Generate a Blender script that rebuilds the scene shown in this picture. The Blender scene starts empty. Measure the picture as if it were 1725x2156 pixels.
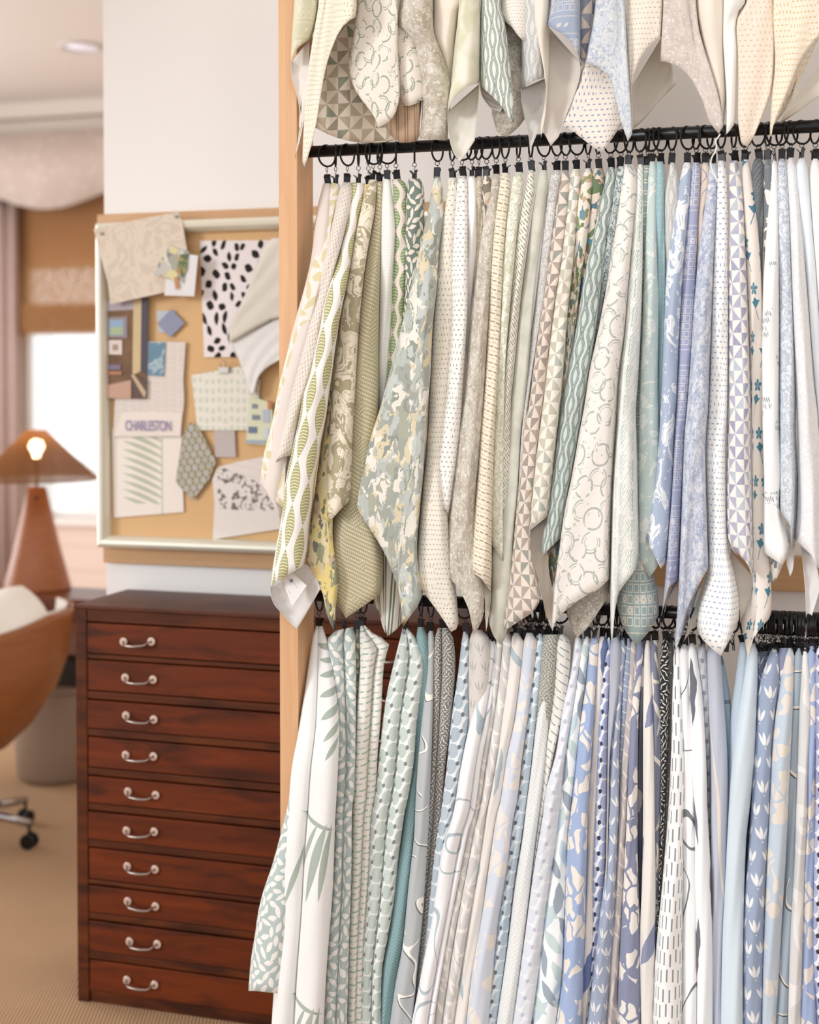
import bpy, math, random
from mathutils import Vector, Matrix
random.seed(7)
scene = bpy.context.scene
COL = scene.collection
PI = math.pi
# ------------------------------------------------------------------ camera
HC = 1.5                      # camera height
FPX = 2994.0                  # focal length in pixels of the 1725 x 2156 frame (50 mm)
TH = math.atan(FPX / 9700.0)  # the camera is turned to the left of the rack's normal
PH = math.atan(0.028)         # and tilted very slightly down
PPY = 884.0                   # row of the optical axis (the lens is shifted)
Fv = Vector((-math.sin(TH) * math.cos(PH), math.cos(TH) * math.cos(PH), -math.sin(PH)))
Rv = Vector((math.cos(TH), math.sin(TH), 0))
Uv = Rv.cross(Fv)
CAM = Vector((0, 0, HC))


def ray(px, py):
    return Fv + Rv * ((px - 862.5) / FPX) - Uv * ((py - PPY) / FPX)


def onY(px, py, Y):           # point of the vertical plane y = Y seen at a photo pixel
    d = ray(px, py)
    return CAM + d * (Y / d.y)


def onZ(px, py, Z):
    d = ray(px, py)
    return CAM + d * ((Z - HC) / d.z)


cam_d = bpy.data.cameras.new('camera')
cam = bpy.data.objects.new('camera', cam_d)
COL.objects.link(cam)
cam.matrix_world = Matrix.Translation(CAM) @ Matrix((Rv, Uv, -Fv)).transposed().to_4x4()
cam_d.lens = 50.0
cam_d.sensor_fit = 'VERTICAL'
cam_d.sensor_height = 36.0
cam_d.shift_y = (PPY - 1078.0) / 2156.0
cam_d.dof.use_dof = True
cam_d.dof.focus_distance = 2.72
cam_d.dof.aperture_fstop = 2.0
cam_d.clip_start = 0.05
scene.camera = cam

# ------------------------------------------------------------------ node helper


def lin(h):
    if not isinstance(h, str):
        return tuple(h)
    v = [int(h[i:i + 2], 16) / 255 for i in (0, 2, 4)]
    return tuple(c / 12.92 if c <= .04045 else ((c + .055) / 1.055) ** 2.4 for c in v) + (1,)


class Q:                      # a value inside a node tree; arithmetic builds Math nodes
    nt = None

    def __init__(s, k): s.k = k
    def __add__(a, b): return mth('ADD', a, b)
    def __radd__(a, b): return mth('ADD', b, a)
    def __sub__(a, b): return mth('SUBTRACT', a, b)
    def __rsub__(a, b): return mth('SUBTRACT', b, a)
    def __mul__(a, b): return mth('MULTIPLY', a, b)
    def __rmul__(a, b): return mth('MULTIPLY', b, a)
    def __truediv__(a, b): return mth('DIVIDE', a, b) if isinstance(b, Q) else mth('MULTIPLY', a, 1.0 / b)
    def __neg__(a): return mth('MULTIPLY', a, -1.0)


def put(sock, v):
    if isinstance(v, Q):
        Q.nt.links.new(v.k, sock)
    elif isinstance(v, (tuple, list)) or isinstance(v, str):
        sock.default_value = lin(v)
    else:
        sock.default_value = v


def mth(op, *a):
    n = Q.nt.nodes.new('ShaderNodeMath')
    n.operation = op
    for i, v in enumerate(a):
        put(n.inputs[i], v)
    return Q(n.outputs[0])


fl = lambda a: mth('FLOOR', a)
fr = lambda a: mth('FRACT', a)
ab = lambda a: mth('ABSOLUTE', a)
sn = lambda a: mth('SINE', a)
cs = lambda a: mth('COSINE', a)
mn = lambda a, b: mth('MINIMUM', a, b)
mx = lambda a, b: mth('MAXIMUM', a, b)
lt = lambda a, b: mth('LESS_THAN', a, b)
gt = lambda a, b: mth('GREATER_THAN', a, b)
sq = lambda a: a * a


def vec(x, y, z=0.0):
    n = Q.nt.nodes.new('ShaderNodeCombineXYZ')
    for i, v in enumerate((x, y, z)):
        put(n.inputs[i], v)
    return Q(n.outputs[0])


def hsh(x, y=0.0):
    n = Q.nt.nodes.new('ShaderNodeTexWhiteNoise')
    n.noise_dimensions = '3D'
    put(n.inputs['Vector'], vec(x, y, 3.7))
    return Q(n.outputs['Value'])


def noi(x, y, scale, det=2.0, dist=0.0, z=0.0, rough=.5):
    n = Q.nt.nodes.new('ShaderNodeTexNoise')
    put(n.inputs['Vector'], vec(x, y, z))
    n.inputs['Scale'].default_value = scale
    n.inputs['Detail'].default_value = det
    n.inputs['Distortion'].default_value = dist
    n.inputs['Roughness'].default_value = rough
    return Q(n.outputs['Fac'])


def vor(x, y, scale, feat='F1', rnd=1.0):
    n = Q.nt.nodes.new('ShaderNodeTexVoronoi')
    n.feature = feat
    put(n.inputs['Vector'], vec(x, y, 0.3))
    n.inputs['Scale'].default_value = scale
    n.inputs['Randomness'].default_value = rnd
    if feat == 'F1':
        s = Q.nt.nodes.new('ShaderNodeSeparateColor')
        Q.nt.links.new(n.outputs['Color'], s.inputs[0])
        return Q(n.outputs['Distance']), Q(s.outputs[0]), Q(s.outputs[1])
    return Q(n.outputs['Distance'])


def mix(f, a, b):
    n = Q.nt.nodes.new('ShaderNodeMix')
    n.data_type = 'RGBA'
    put(n.inputs[0], f)
    put(n.inputs[6], a)
    put(n.inputs[7], b)
    return Q(n.outputs[2])


def ramp(f, stops, const=False):
    n = Q.nt.nodes.new('ShaderNodeValToRGB')
    r = n.color_ramp
    r.interpolation = 'CONSTANT' if const else 'LINEAR'
    while len(r.elements) < len(stops):
        r.elements.new(.5)
    for e, (p, c) in zip(r.elements, stops):
        e.position = p
        e.color = lin(c)
    put(n.inputs[0], f)
    return Q(n.outputs[0])


def coords(kind='UV', rot=0.0, ofs=(0, 0)):
    if kind == 'UV':
        t = Q.nt.nodes.new('ShaderNodeUVMap')
        o = t.outputs[0]
    elif kind == 'POS':
        t = Q.nt.nodes.new('ShaderNodeNewGeometry')
        o = t.outputs['Position']
    else:
        t = Q.nt.nodes.new('ShaderNodeTexCoord')
        o = t.outputs['Object']
    s = Q.nt.nodes.new('ShaderNodeSeparateXYZ')
    Q.nt.links.new(o, s.inputs[0])
    x, y, z = (Q(s.outputs[i]) for i in range(3))
    if kind != 'UV':
        return x, y, z
    if rot:
        c, d = math.cos(rot), math.sin(rot)
        x, y = x * c + y * d, y * c - x * d
    return x + ofs[0], y + ofs[1], z


MATS = {}


def material(name, build, rough=.6, metal=0.0, sheen=0.0, bump=None, spec=.5, emis=None, subs=None):
    if name in MATS:
        return MATS[name]
    m = bpy.data.materials.new(name)
    m.use_nodes = True
    Q.nt = m.node_tree
    b = Q.nt.nodes['Principled BSDF']
    put(b.inputs['Base Color'], build() if callable(build) else build)
    put(b.inputs['Roughness'], rough)
    put(b.inputs['Metallic'], metal)
    put(b.inputs['Specular IOR Level'], spec)
    if sheen:
        put(b.inputs['Sheen Weight'], sheen)
    if bump:
        h, st, ds = bump()
        n = Q.nt.nodes.new('ShaderNodeBump')
        n.inputs['Strength'].default_value = st
        n.inputs['Distance'].default_value = ds
        Q.nt.links.new(h.k, n.inputs['Height'])
        Q.nt.links.new(n.outputs[0], b.inputs['Normal'])
    if emis:
        put(b.inputs['Emission Color'], emis[0])
        put(b.inputs['Emission Strength'], emis[1])
    MATS[name] = m
    return m

# ------------------------------------------------------------------ object helpers


def tag(o, label, cat, group=None, kind=None):
    if label:
        o['label'] = label
    if cat:
        o['category'] = cat
    if group:
        o['group'] = group
    if kind:
        o['kind'] = kind
    return o


def empty(name, loc, rz=0.0):
    o = bpy.data.objects.new(name, None)
    o.empty_display_size = .05
    o.location = loc
    o.rotation_euler = (0, 0, rz)
    COL.objects.link(o)
    return o


class MB:                      # collects vertices and faces, makes one mesh object
    def __init__(s):
        s.v, s.f, s.mi, s.uv, s.cur = [], [], [], [], 0

    def add(s, vs, fs, M=None, uv=None):
        o = len(s.v)
        for p in vs:
            p = Vector(p)
            s.v.append(M @ p if M else p)
        for i, f in enumerate(fs):
            s.f.append([o + k for k in f])
            s.mi.append(s.cur)
            s.uv.append(uv[i] if uv else None)
        return s

    def box(s, a, b, M=None):
        x0, y0, z0 = a
        x1, y1, z1 = b
        v = [(x0, y0, z0), (x1, y0, z0), (x1, y1, z0), (x0, y1, z0), (x0, y0, z1), (x1, y0, z1), (x1, y1, z1), (x0, y1, z1)]
        return s.add(v, [(0, 3, 2, 1), (4, 5, 6, 7), (0, 1, 5, 4), (1, 2, 6, 5), (2, 3, 7, 6), (3, 0, 4, 7)], M)

    def tube(s, pts, r, n=8, closed=False, M=None, caps=True, flat=None):
        P = [Vector(p) for p in pts]
        N = len(P)
        rs = r if isinstance(r, (list, tuple)) else [r] * N
        vs, fs = [], []
        up = None
        for i, p in enumerate(P):
            if closed:
                t = P[(i + 1) % N] - P[i - 1]
            else:
                t = P[min(i + 1, N - 1)] - P[max(i - 1, 0)]
            t.normalize()
            if up is None:
                up = t.orthogonal().normalized()
            up = (up - t * up.dot(t))
            up = up.normalized() if up.length > 1e-6 else t.orthogonal().normalized()
            w = t.cross(up)
            for k in range(n):
                a = 2 * PI * k / n
                vs.append(p + (up * math.cos(a) + w * math.sin(a)) * rs[i])
        for i in range(N if closed else N - 1):
            j = (i + 1) % N
            for k in range(n):
                l = (k + 1) % n
                fs.append((i * n + k, i * n + l, j * n + l, j * n + k))
        if not closed and caps:
            fs.append(tuple(range(n))[::-1])
            fs.append(tuple((N - 1) * n + k for k in range(n)))
        return s.add(vs, fs, M)

    def lathe(s, prof, n=32, M=None, a0=0.0, a1=2 * PI):
        full = abs(a1 - a0 - 2 * PI) < 1e-6
        m = n if full else n + 1
        vs = [(r * math.cos(a0 + (a1 - a0) * k / n), r * math.sin(a0 + (a1 - a0) * k / n), z) for (r, z) in prof for k in range(m)]
        fs = []
        for i in range(len(prof) - 1):
            for k in range(n):
                l = (k + 1) % m
                fs.append((i * m + k, i * m + l, (i + 1) * m + l, (i + 1) * m + k))
        return s.add(vs, fs, M)

    def prism(s, pts, d, M=None):      # outline in x-z, thickness d along +y
        n = len(pts)
        v = [(x, 0, z) for x, z in pts] + [(x, d, z) for x, z in pts]
        f = [tuple(range(n)), tuple(range(2 * n - 1, n - 1, -1))]
        f += [(i, i + n, (i + 1) % n + n, (i + 1) % n) for i in range(n)]
        return s.add(v, f, M)

    def build(s, name, mats, parent=None, smooth=False, bevel=0.0, local=True):
        me = bpy.data.meshes.new(name)
        me.from_pydata([tuple(p) for p in s.v], [], s.f)
        if not isinstance(mats, (list, tuple)):
            mats = [mats]
        for m in mats:
            me.materials.append(m)
        me.polygons.foreach_set('material_index', s.mi)
        me.polygons.foreach_set('use_smooth', [smooth] * len(s.f))
        if any(u for u in s.uv):
            ul = me.uv_layers.new(name='UVMap')
            for p, u in zip(me.polygons, s.uv):
                if u:
                    for li, c in zip(p.loop_indices, u):
                        ul.data[li].uv = c
        me.validate()
        me.update()
        o = bpy.data.objects.new(name, me)
        COL.objects.link(o)
        if parent:
            o.parent = parent
        if bevel:
            b = o.modifiers.new('bevel', 'BEVEL')
            b.width = bevel
            b.segments = 2
            b.limit_method = 'ANGLE'
        return o


def copy_tree(o, parent=None):
    c = o.copy()
    COL.objects.link(c)
    if parent:
        c.parent = parent
    for ch in list(o.children):
        copy_tree(ch, c)
    return c
# ------------------------------------------------------------------ printed fabric patterns (coordinates in metres)


def cell(x, y, cx, cy, off=.5):        # brick-offset cells: centred local coordinates and cell ids
    j = fl(y / cy)
    xx = x / cx + j * off
    i = fl(xx)
    return (fr(xx) - .5) * cx, (fr(y / cy) - .5) * cy, i, j


def lens(a, b, ang, l, w):             # leaf-shaped spot, half length l, half width w
    c, s = cs(ang) if isinstance(ang, Q) else math.cos(ang), sn(ang) if isinstance(ang, Q) else math.sin(ang)
    p = a * c + b * s
    q = b * c - a * s
    return lt(ab(q) / w, 1.0 - sq(p / l))


def p_plain(x, y, c, c2=None, k=18):
    if c2 is None:
        return mix(noi(x, y, 900, 1) * .25, c, 'ffffff')
    return mix(ramp(noi(x, y, k, 4, .4), [(.38, '000000'), (.62, 'ffffff')]), c, c2)


def p_dash(x, y, bg, fg, cx=.012, cy=.008, l=.006, w=.0022, off=.5, wob=.004, fade=.5, turn=True):
    n = noi(x, y, 9, 1)
    n2 = noi(x + 3.1, y, 9, 1)
    X, Y = x + n * wob * 2, y + n2 * wob * 2
    a, b, i, j = cell(X, Y, cx, cy, off)
    m = lt(sq(a * (2 / l)) + sq(b * (2 / w)), 1.0)
    if turn:
        a, b, i, j = cell(X, Y, cy, cx, off)
        m2 = lt(sq(a * (2 / w)) + sq(b * (2 / l)), 1.0)
        g = gt(noi(x, y, 16, 0, 0, 4.0), .56)
        m = m + (m2 - m) * g
    return mix(m * (1.0 - fade * noi(x, y, 40, 2)), bg, fg)


def p_bar(x, y, bg, fg, cx, cy, l, w, off=.5, fg2=None):
    a, b, i, j = cell(x, y, cx, cy, off)
    b = b + (hsh(i, j) - .5) * (cy * .25)
    m = lt(ab(a), l / 2) * lt(ab(b), w / 2)
    f = mix(gt(fr(j * .5), .25), fg, fg2 or fg)
    return mix(m, bg, f)


def p_leaf(x, y, bg, fg, c=.02, l=.009, w=.0035, layers=2, jit=.3, fg2=None):
    out = bg
    x, y = x + (noi(x, y, .35 / c, 1) - .5) * c * .9, y + (noi(x + 3.0, y, .35 / c, 1) - .5) * c * .9
    for k in range(layers):
        a, b, i, j = cell(x + k * c * .5, y + k * c * .5, c, c, 0.0)
        h = hsh(i + 17 * k, j)
        h2 = hsh(i, j + 31.5 + k)
        a = a + (h2 - .5) * (c * jit)
        ang = h * PI
        m = lens(a, b, ang, l, w)
        if k == 1:
            l, w = l * .88, w * .88
        out = mix(m, out, mix(gt(h2, .5), fg, fg2) if fg2 else fg)
    return out


def p_pin(x, y, bg, f1, f2, s=.022, f3=None):
    a, b, i, j = cell(x, y, s, s, 0.0)
    par = fr((i + j) * .5) * 4.0 - 1.0
    colp = fr(i * .5) * 4.0 - 1.0
    m = gt((b - a * par) * colp, 0.0)
    h = hsh(i, j)
    f = mix(gt(h, .5), f1, f2)
    if f3:
        f = mix(gt(h, .8), f, f3)
    f = mix(noi(x, y, 120, 2) * .35, f, bg)
    return mix(m, bg, f)


def p_ogee(x, y, bg, fg, p=.022, L=.05, w=.045):
    t = x / p
    i = fl(t)
    d = ab(fr(t) - .5)
    h = sn(y * (2 * PI / L) + i * PI) * .17 + .21
    m = lt(ab(d - h), w) + lt(ab(d - h - .12), w) + lt(ab(d - h + .12), w * .9) * gt(h, .12)
    return mix(mn(m, 1.0), bg, fg)


def p_rings(x, y, bg, fg, c=.05):
    n = noi(x, y, 55, 2)
    out = None
    for k in (0, 1):
        a, b, i, j = cell(x + k * c * .5, y + k * c * .25, c, c, .5)
        r = mth('SQRT', sq(a) + sq(b)) / c + (n - .5) * .05
        w = .012 + .026 * n
        brk = gt(noi(x + k, y, 45, 1), .47)
        m = (lt(ab(r - .33), w) + lt(ab(r - .24 - .12 * k), .013)) * brk
        out = m if out is None else out + m
    d, h, _ = vor(x, y, 1 / .011)
    dots = lt(d, .16) * gt(h, .55)
    return mix(mn(out + dots, 1.0), bg, fg)


def p_fern(x, y, bg, fg, p=.036, s=.0075, w=.0011):
    i = fl(x / p)
    a = (fr(x / p) - .5) * p
    yy = y + i * .011
    seg = fr(yy / .055)
    ch = lt(ab(fr((yy - ab(a) * 1.3) / s) - .5), w / s * .6)
    m = ch * lt(ab(a), p * .44) * gt(ab(a), .0022) * lt(ab(a) / p, .12 + seg * .36)
    dg = lt(ab(fr((y - x * 1.1) / .055) - .5), .012)
    return mix(mn(m + lt(ab(a), w * .7) * gt(seg, .3) + dg, 1.0), bg, fg)


def p_block(x, y, bg, fg, c=.015):
    a, b, i, j = cell(x, y, c, c, 0.0)
    band = fr(j / 9.0)
    m = mx(ab(a), ab(b)) / c
    box_ = lt(ab(m - .36), .045) * lt(band, .6)
    r = mth('SQRT', sq(a) + sq(b)) / c
    fl_ = lt(ab(r - .22), .09) * gt(hsh(i, j), .75) * lt(band, .6)
    dt = lt(ab(fr(x / (c * .2)) - .5), .28) * lt(ab(b) / c, .08) * gt(band, .62) * lt(band, .72)
    dt2 = lt(ab(fr(x / (c * .2)) - .5), .28) * lt(ab(b) / c, .08) * gt(band, .85)
    mo = lens(a, b, .6, c * .4, c * .2) * gt(band, .72) * lt(band, .82) * gt(hsh(i, j), .55)
    return mix(mn(box_ + fl_ + dt + dt2 + mo, 1.0), bg, fg)


def p_gingko(x, y, bg, fg, cx=.046, cy=.088):
    a, b, i, j = cell(x, y, cx, cy, .5)
    h = hsh(i, j)
    a = a * (gt(h, .5) * 2.0 - 1.0)
    b = b + .012
    r = mth('SQRT', sq(a) + sq(b))
    th = mth('ARCTAN2', a + .25 * b, b)
    fan = lt(r, .0185 + .0022 * cs(th * 7.0)) * lt(ab(th), .80)
    stem = lt(ab(a + b * .45), .0011) * lt(b, .003) * gt(b, -.020)
    b2 = b - .036
    a2 = a + .007
    r2 = mth('SQRT', sq(a2) + sq(b2))
    th2 = mth('ARCTAN2', a2, b2)
    fl2 = lt(r2, .0098 + .0024 * cs(th2 * 5.0)) * gt(ab(fr(th2 * (2.5 / PI)) - .5), .07)
    return mix(mn(fan + stem + fl2, 1.0), bg, fg)


def p_pebble(x, y, bg, fg, dot, c=.026, v=.032, d=.0036, cut=.475):
    n = noi(x, y, 40, 1)
    X, Y = x + (n - .5) * .003, y + (noi(x + 2, y, 40, 1) - .5) * .003
    b, a, j, i = cell(Y, X, v, c, .5)
    m = lt(sq(a / (cut * c)) + sq(b / (cut * v * .98)), 1.0)
    b2, a2, _, _ = cell(Y + v * .25, X + c * .5, v, c, .5)
    b3, a3, _, _ = cell(Y - v * .25, X + c * .5, v, c, .5)
    dd = lt(sq(a2 / d) + sq(b2 / (d * 1.25)), 1.0) + lt(sq(a3 / d) + sq(b3 / (d * 1.25)), 0.0)
    out = mix(m, bg, mix(hsh(i, j) * .25, fg, bg))
    return mix(mn(dd, 1.0), out, dot)


def p_shard(x, y, bg, fg, s=40, frac=.58, t=.08, dis=.012):
    X = x + (noi(x, y, 28, 1) - .5) * dis * 2
    Y = y + (noi(x + 5, y, 28, 1) - .5) * dis * 2
    d, h, _ = vor(X, Y * .7, s)
    e = vor(X, Y * .7, s, 'DISTANCE_TO_EDGE')
    return mix(gt(e, t) * lt(h, frac), bg, fg)


def p_camo(x, y, cols, s=42, dis=.02, s2=95, frac2=.33):
    X = x + (noi(x, y, 30, 2) - .5) * dis * 2
    Y = y + (noi(x + 5, y, 30, 2) - .5) * dis * 2
    d, h, _ = vor(X, Y * .8, s)
    n = len(cols)
    out = ramp(h, [(k / n, c) for k, c in enumerate(cols)], True)
    d, h, g = vor(X + .4, Y, s2)
    return mix(lt(h, frac2), out, ramp(g, [(k / n, c) for k, c in enumerate(cols[::-1])], True))


def p_marble(x, y, bg, fg, s=22, t=.5, sp=True):
    n = noi(x, y, s, 3, 1.6)
    m = gt(n, t)
    if sp:
        d, h, _ = vor(x, y, 150)
        m = mn(m + lt(d, .3) * gt(h, .6) * gt(noi(x, y, 25, 1, 0, 2.0), .5), 1.0)
    edge = lt(ab(n - t - .09), .012)
    return mix(edge * .8, mix(m, bg, fg), bg)


def p_mottle(x, y, c1, c2, c3, s=60, sp=.5):
    a = mix(ramp(noi(x, y, s, 4, .5), [(.36, '000000'), (.6, 'ffffff')]), c1, c2)
    n = noi(x + 7.7, y, s * 2.6, 2, .6)
    n2 = noi(x + 1.7, y, s * .5, 1)
    m = ramp(n + (n2 - .5) * .5, [(.60 - .16 * sp, '000000'), (.64 - .16 * sp, 'ffffff')])
    a = mix(mix(.55, '000000', m), a, c3)
    return mix(gt(noi(x + 4.4, y, s * 3.2, 1), .63) * .6, a, 'f0eeea')


def p_line(x, y, bg, fg, s=9, w=.012, dis=.6):
    n = noi(x, y, s, 0.0, dis)
    m = lt(ab(fr(n * 5.0) - .5), w * 5.0)
    return mix(m, bg, fg)


def p_scroll(x, y, bg, fg, s=45, lo=.44, hi=.56, dis=1.8):
    n = noi(x, y, s, 1.0, dis)
    m = gt(fr(n * 4.0), .5)
    return mix(m * .9, bg, fg)


def p_ribbon(x, y, bg, fg, dk, s=10, w=.03, dis=.8):
    def m(dx, dy):
        n = noi(x + dx, y + dy, s, 0.0, dis)
        return lt(ab(fr(n * 3.0) - .5), w * 1.6) * gt(noi(x + dx, y + dy, 14, 0.0, 0, 5.0), .4)
    return mix(m(0, 0), mix(m(.0022, .0022), bg, dk), fg)


def p_tulip(x, y, bg, fg, c=.034, open_=.5, w=.0028, thin=False, flip=False):
    a, b, i, j = cell(x, y, c * .82, c, .5)
    h = hsh(i, j)
    a = a + (h - .5) * .004 + b * .15
    b = b + c * .36
    m = None
    for t in (PI / 2 + open_, PI / 2 + .06, PI / 2 - open_):
        d = c * .40
        q = lens(a - math.cos(t) * d, b - math.sin(t) * d, t, c * .29, w)
        m = q if m is None else m + q
    dt = lt(sq(a) + sq(b), (c * .035) ** 2)
    return mix(mn(m + dt, 1.0), bg, fg)


def p_palm(x, y, bg, fg):
    m = None
    L = [(.026, -.040, -.12, .034, .0065), (.034, -.066, .02, .030, .006), (.040, -.092, .22, .034, .007), (.044, -.128, .40, .036, .0080), (.048, -.168, .62, .034, .0085), (.054, -.205, .85, .032, .007), (.056, -.240, 1.05, .028, .006)]
    for k in (0, 1, 2):
        o = -.385 - k * .37
        L += [(.036, o - .085, 1.32, .085, .0115), (.060, o - .080, 1.45, .080, .0075), (.012, o - .055, 1.10, .058, .007), (-.045, o - .12, 1.25, .07, .006), (.022, o - .002, -.28, .060, .0048)]
    for cx, cy, ang, l, w in L:
        q = lens(x - cx, y - cy, ang, l, w)
        m = q if m is None else m + q
    return mix(mn(m, 1.0), bg, fg)


def p_tuft(x, y, bg, fg, c2):
    a, b, i, j = cell(x + y * .35, y, .0046, .013, .37)
    h = hsh(i, j)
    m = lt(sq(a / .0012) + sq((b + (h - .5) * .004) / .0052), 1.0) * gt(noi(x, y, 14, 1), .585) * gt(h, .25)
    return mix(m, bg, mix(h, fg, c2))


def p_pods(x, y, bg, fg, hi, p=.030, L=.082, w=.0125):
    i = fl(x / p)
    a = (fr(x / p) - .5) * p
    b = fr(y / L + i * .5) - .5
    env = cs(b * PI) * w
    m = lt(ab(a), env)
    rib = lt(ab(fr((y + ab(a) * .25) / .0062) - .5), .2) * lt(ab(a), env * .86)
    return mix(m, bg, mix(rib, fg, hi))


def p_stripe(x, y, bg, fg, c=.05, w=.12):
    m = lt(ab(fr(x / c) - .5), w) * gt(ab(fr(x / c) - .5), w * .3)
    return mix(m, bg, fg)


def p_rib(x, y, c, c2, s=.004, ang=.35):
    return mix(lt(fr((y + x * ang) / s), .4) * .5, c, c2)


def p_brush(x, y, bg, cols, c=.075, l=.03, w=.009, layers=3):
    out = bg
    for k in range(layers):
        a, b, i, j = cell(x + k * c * .41, y + k * c * .37, c, c, .31)
        h = hsh(i + 9 * k, j + 2.2)
        a = a + (noi(x, y, 30, 1) - .5) * .012
        out = mix(lens(a, b, h * 1.2 + 1.0 + k * .5, l, w) * lt(h, .8), out, cols[k % len(cols)])
    return out


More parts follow.
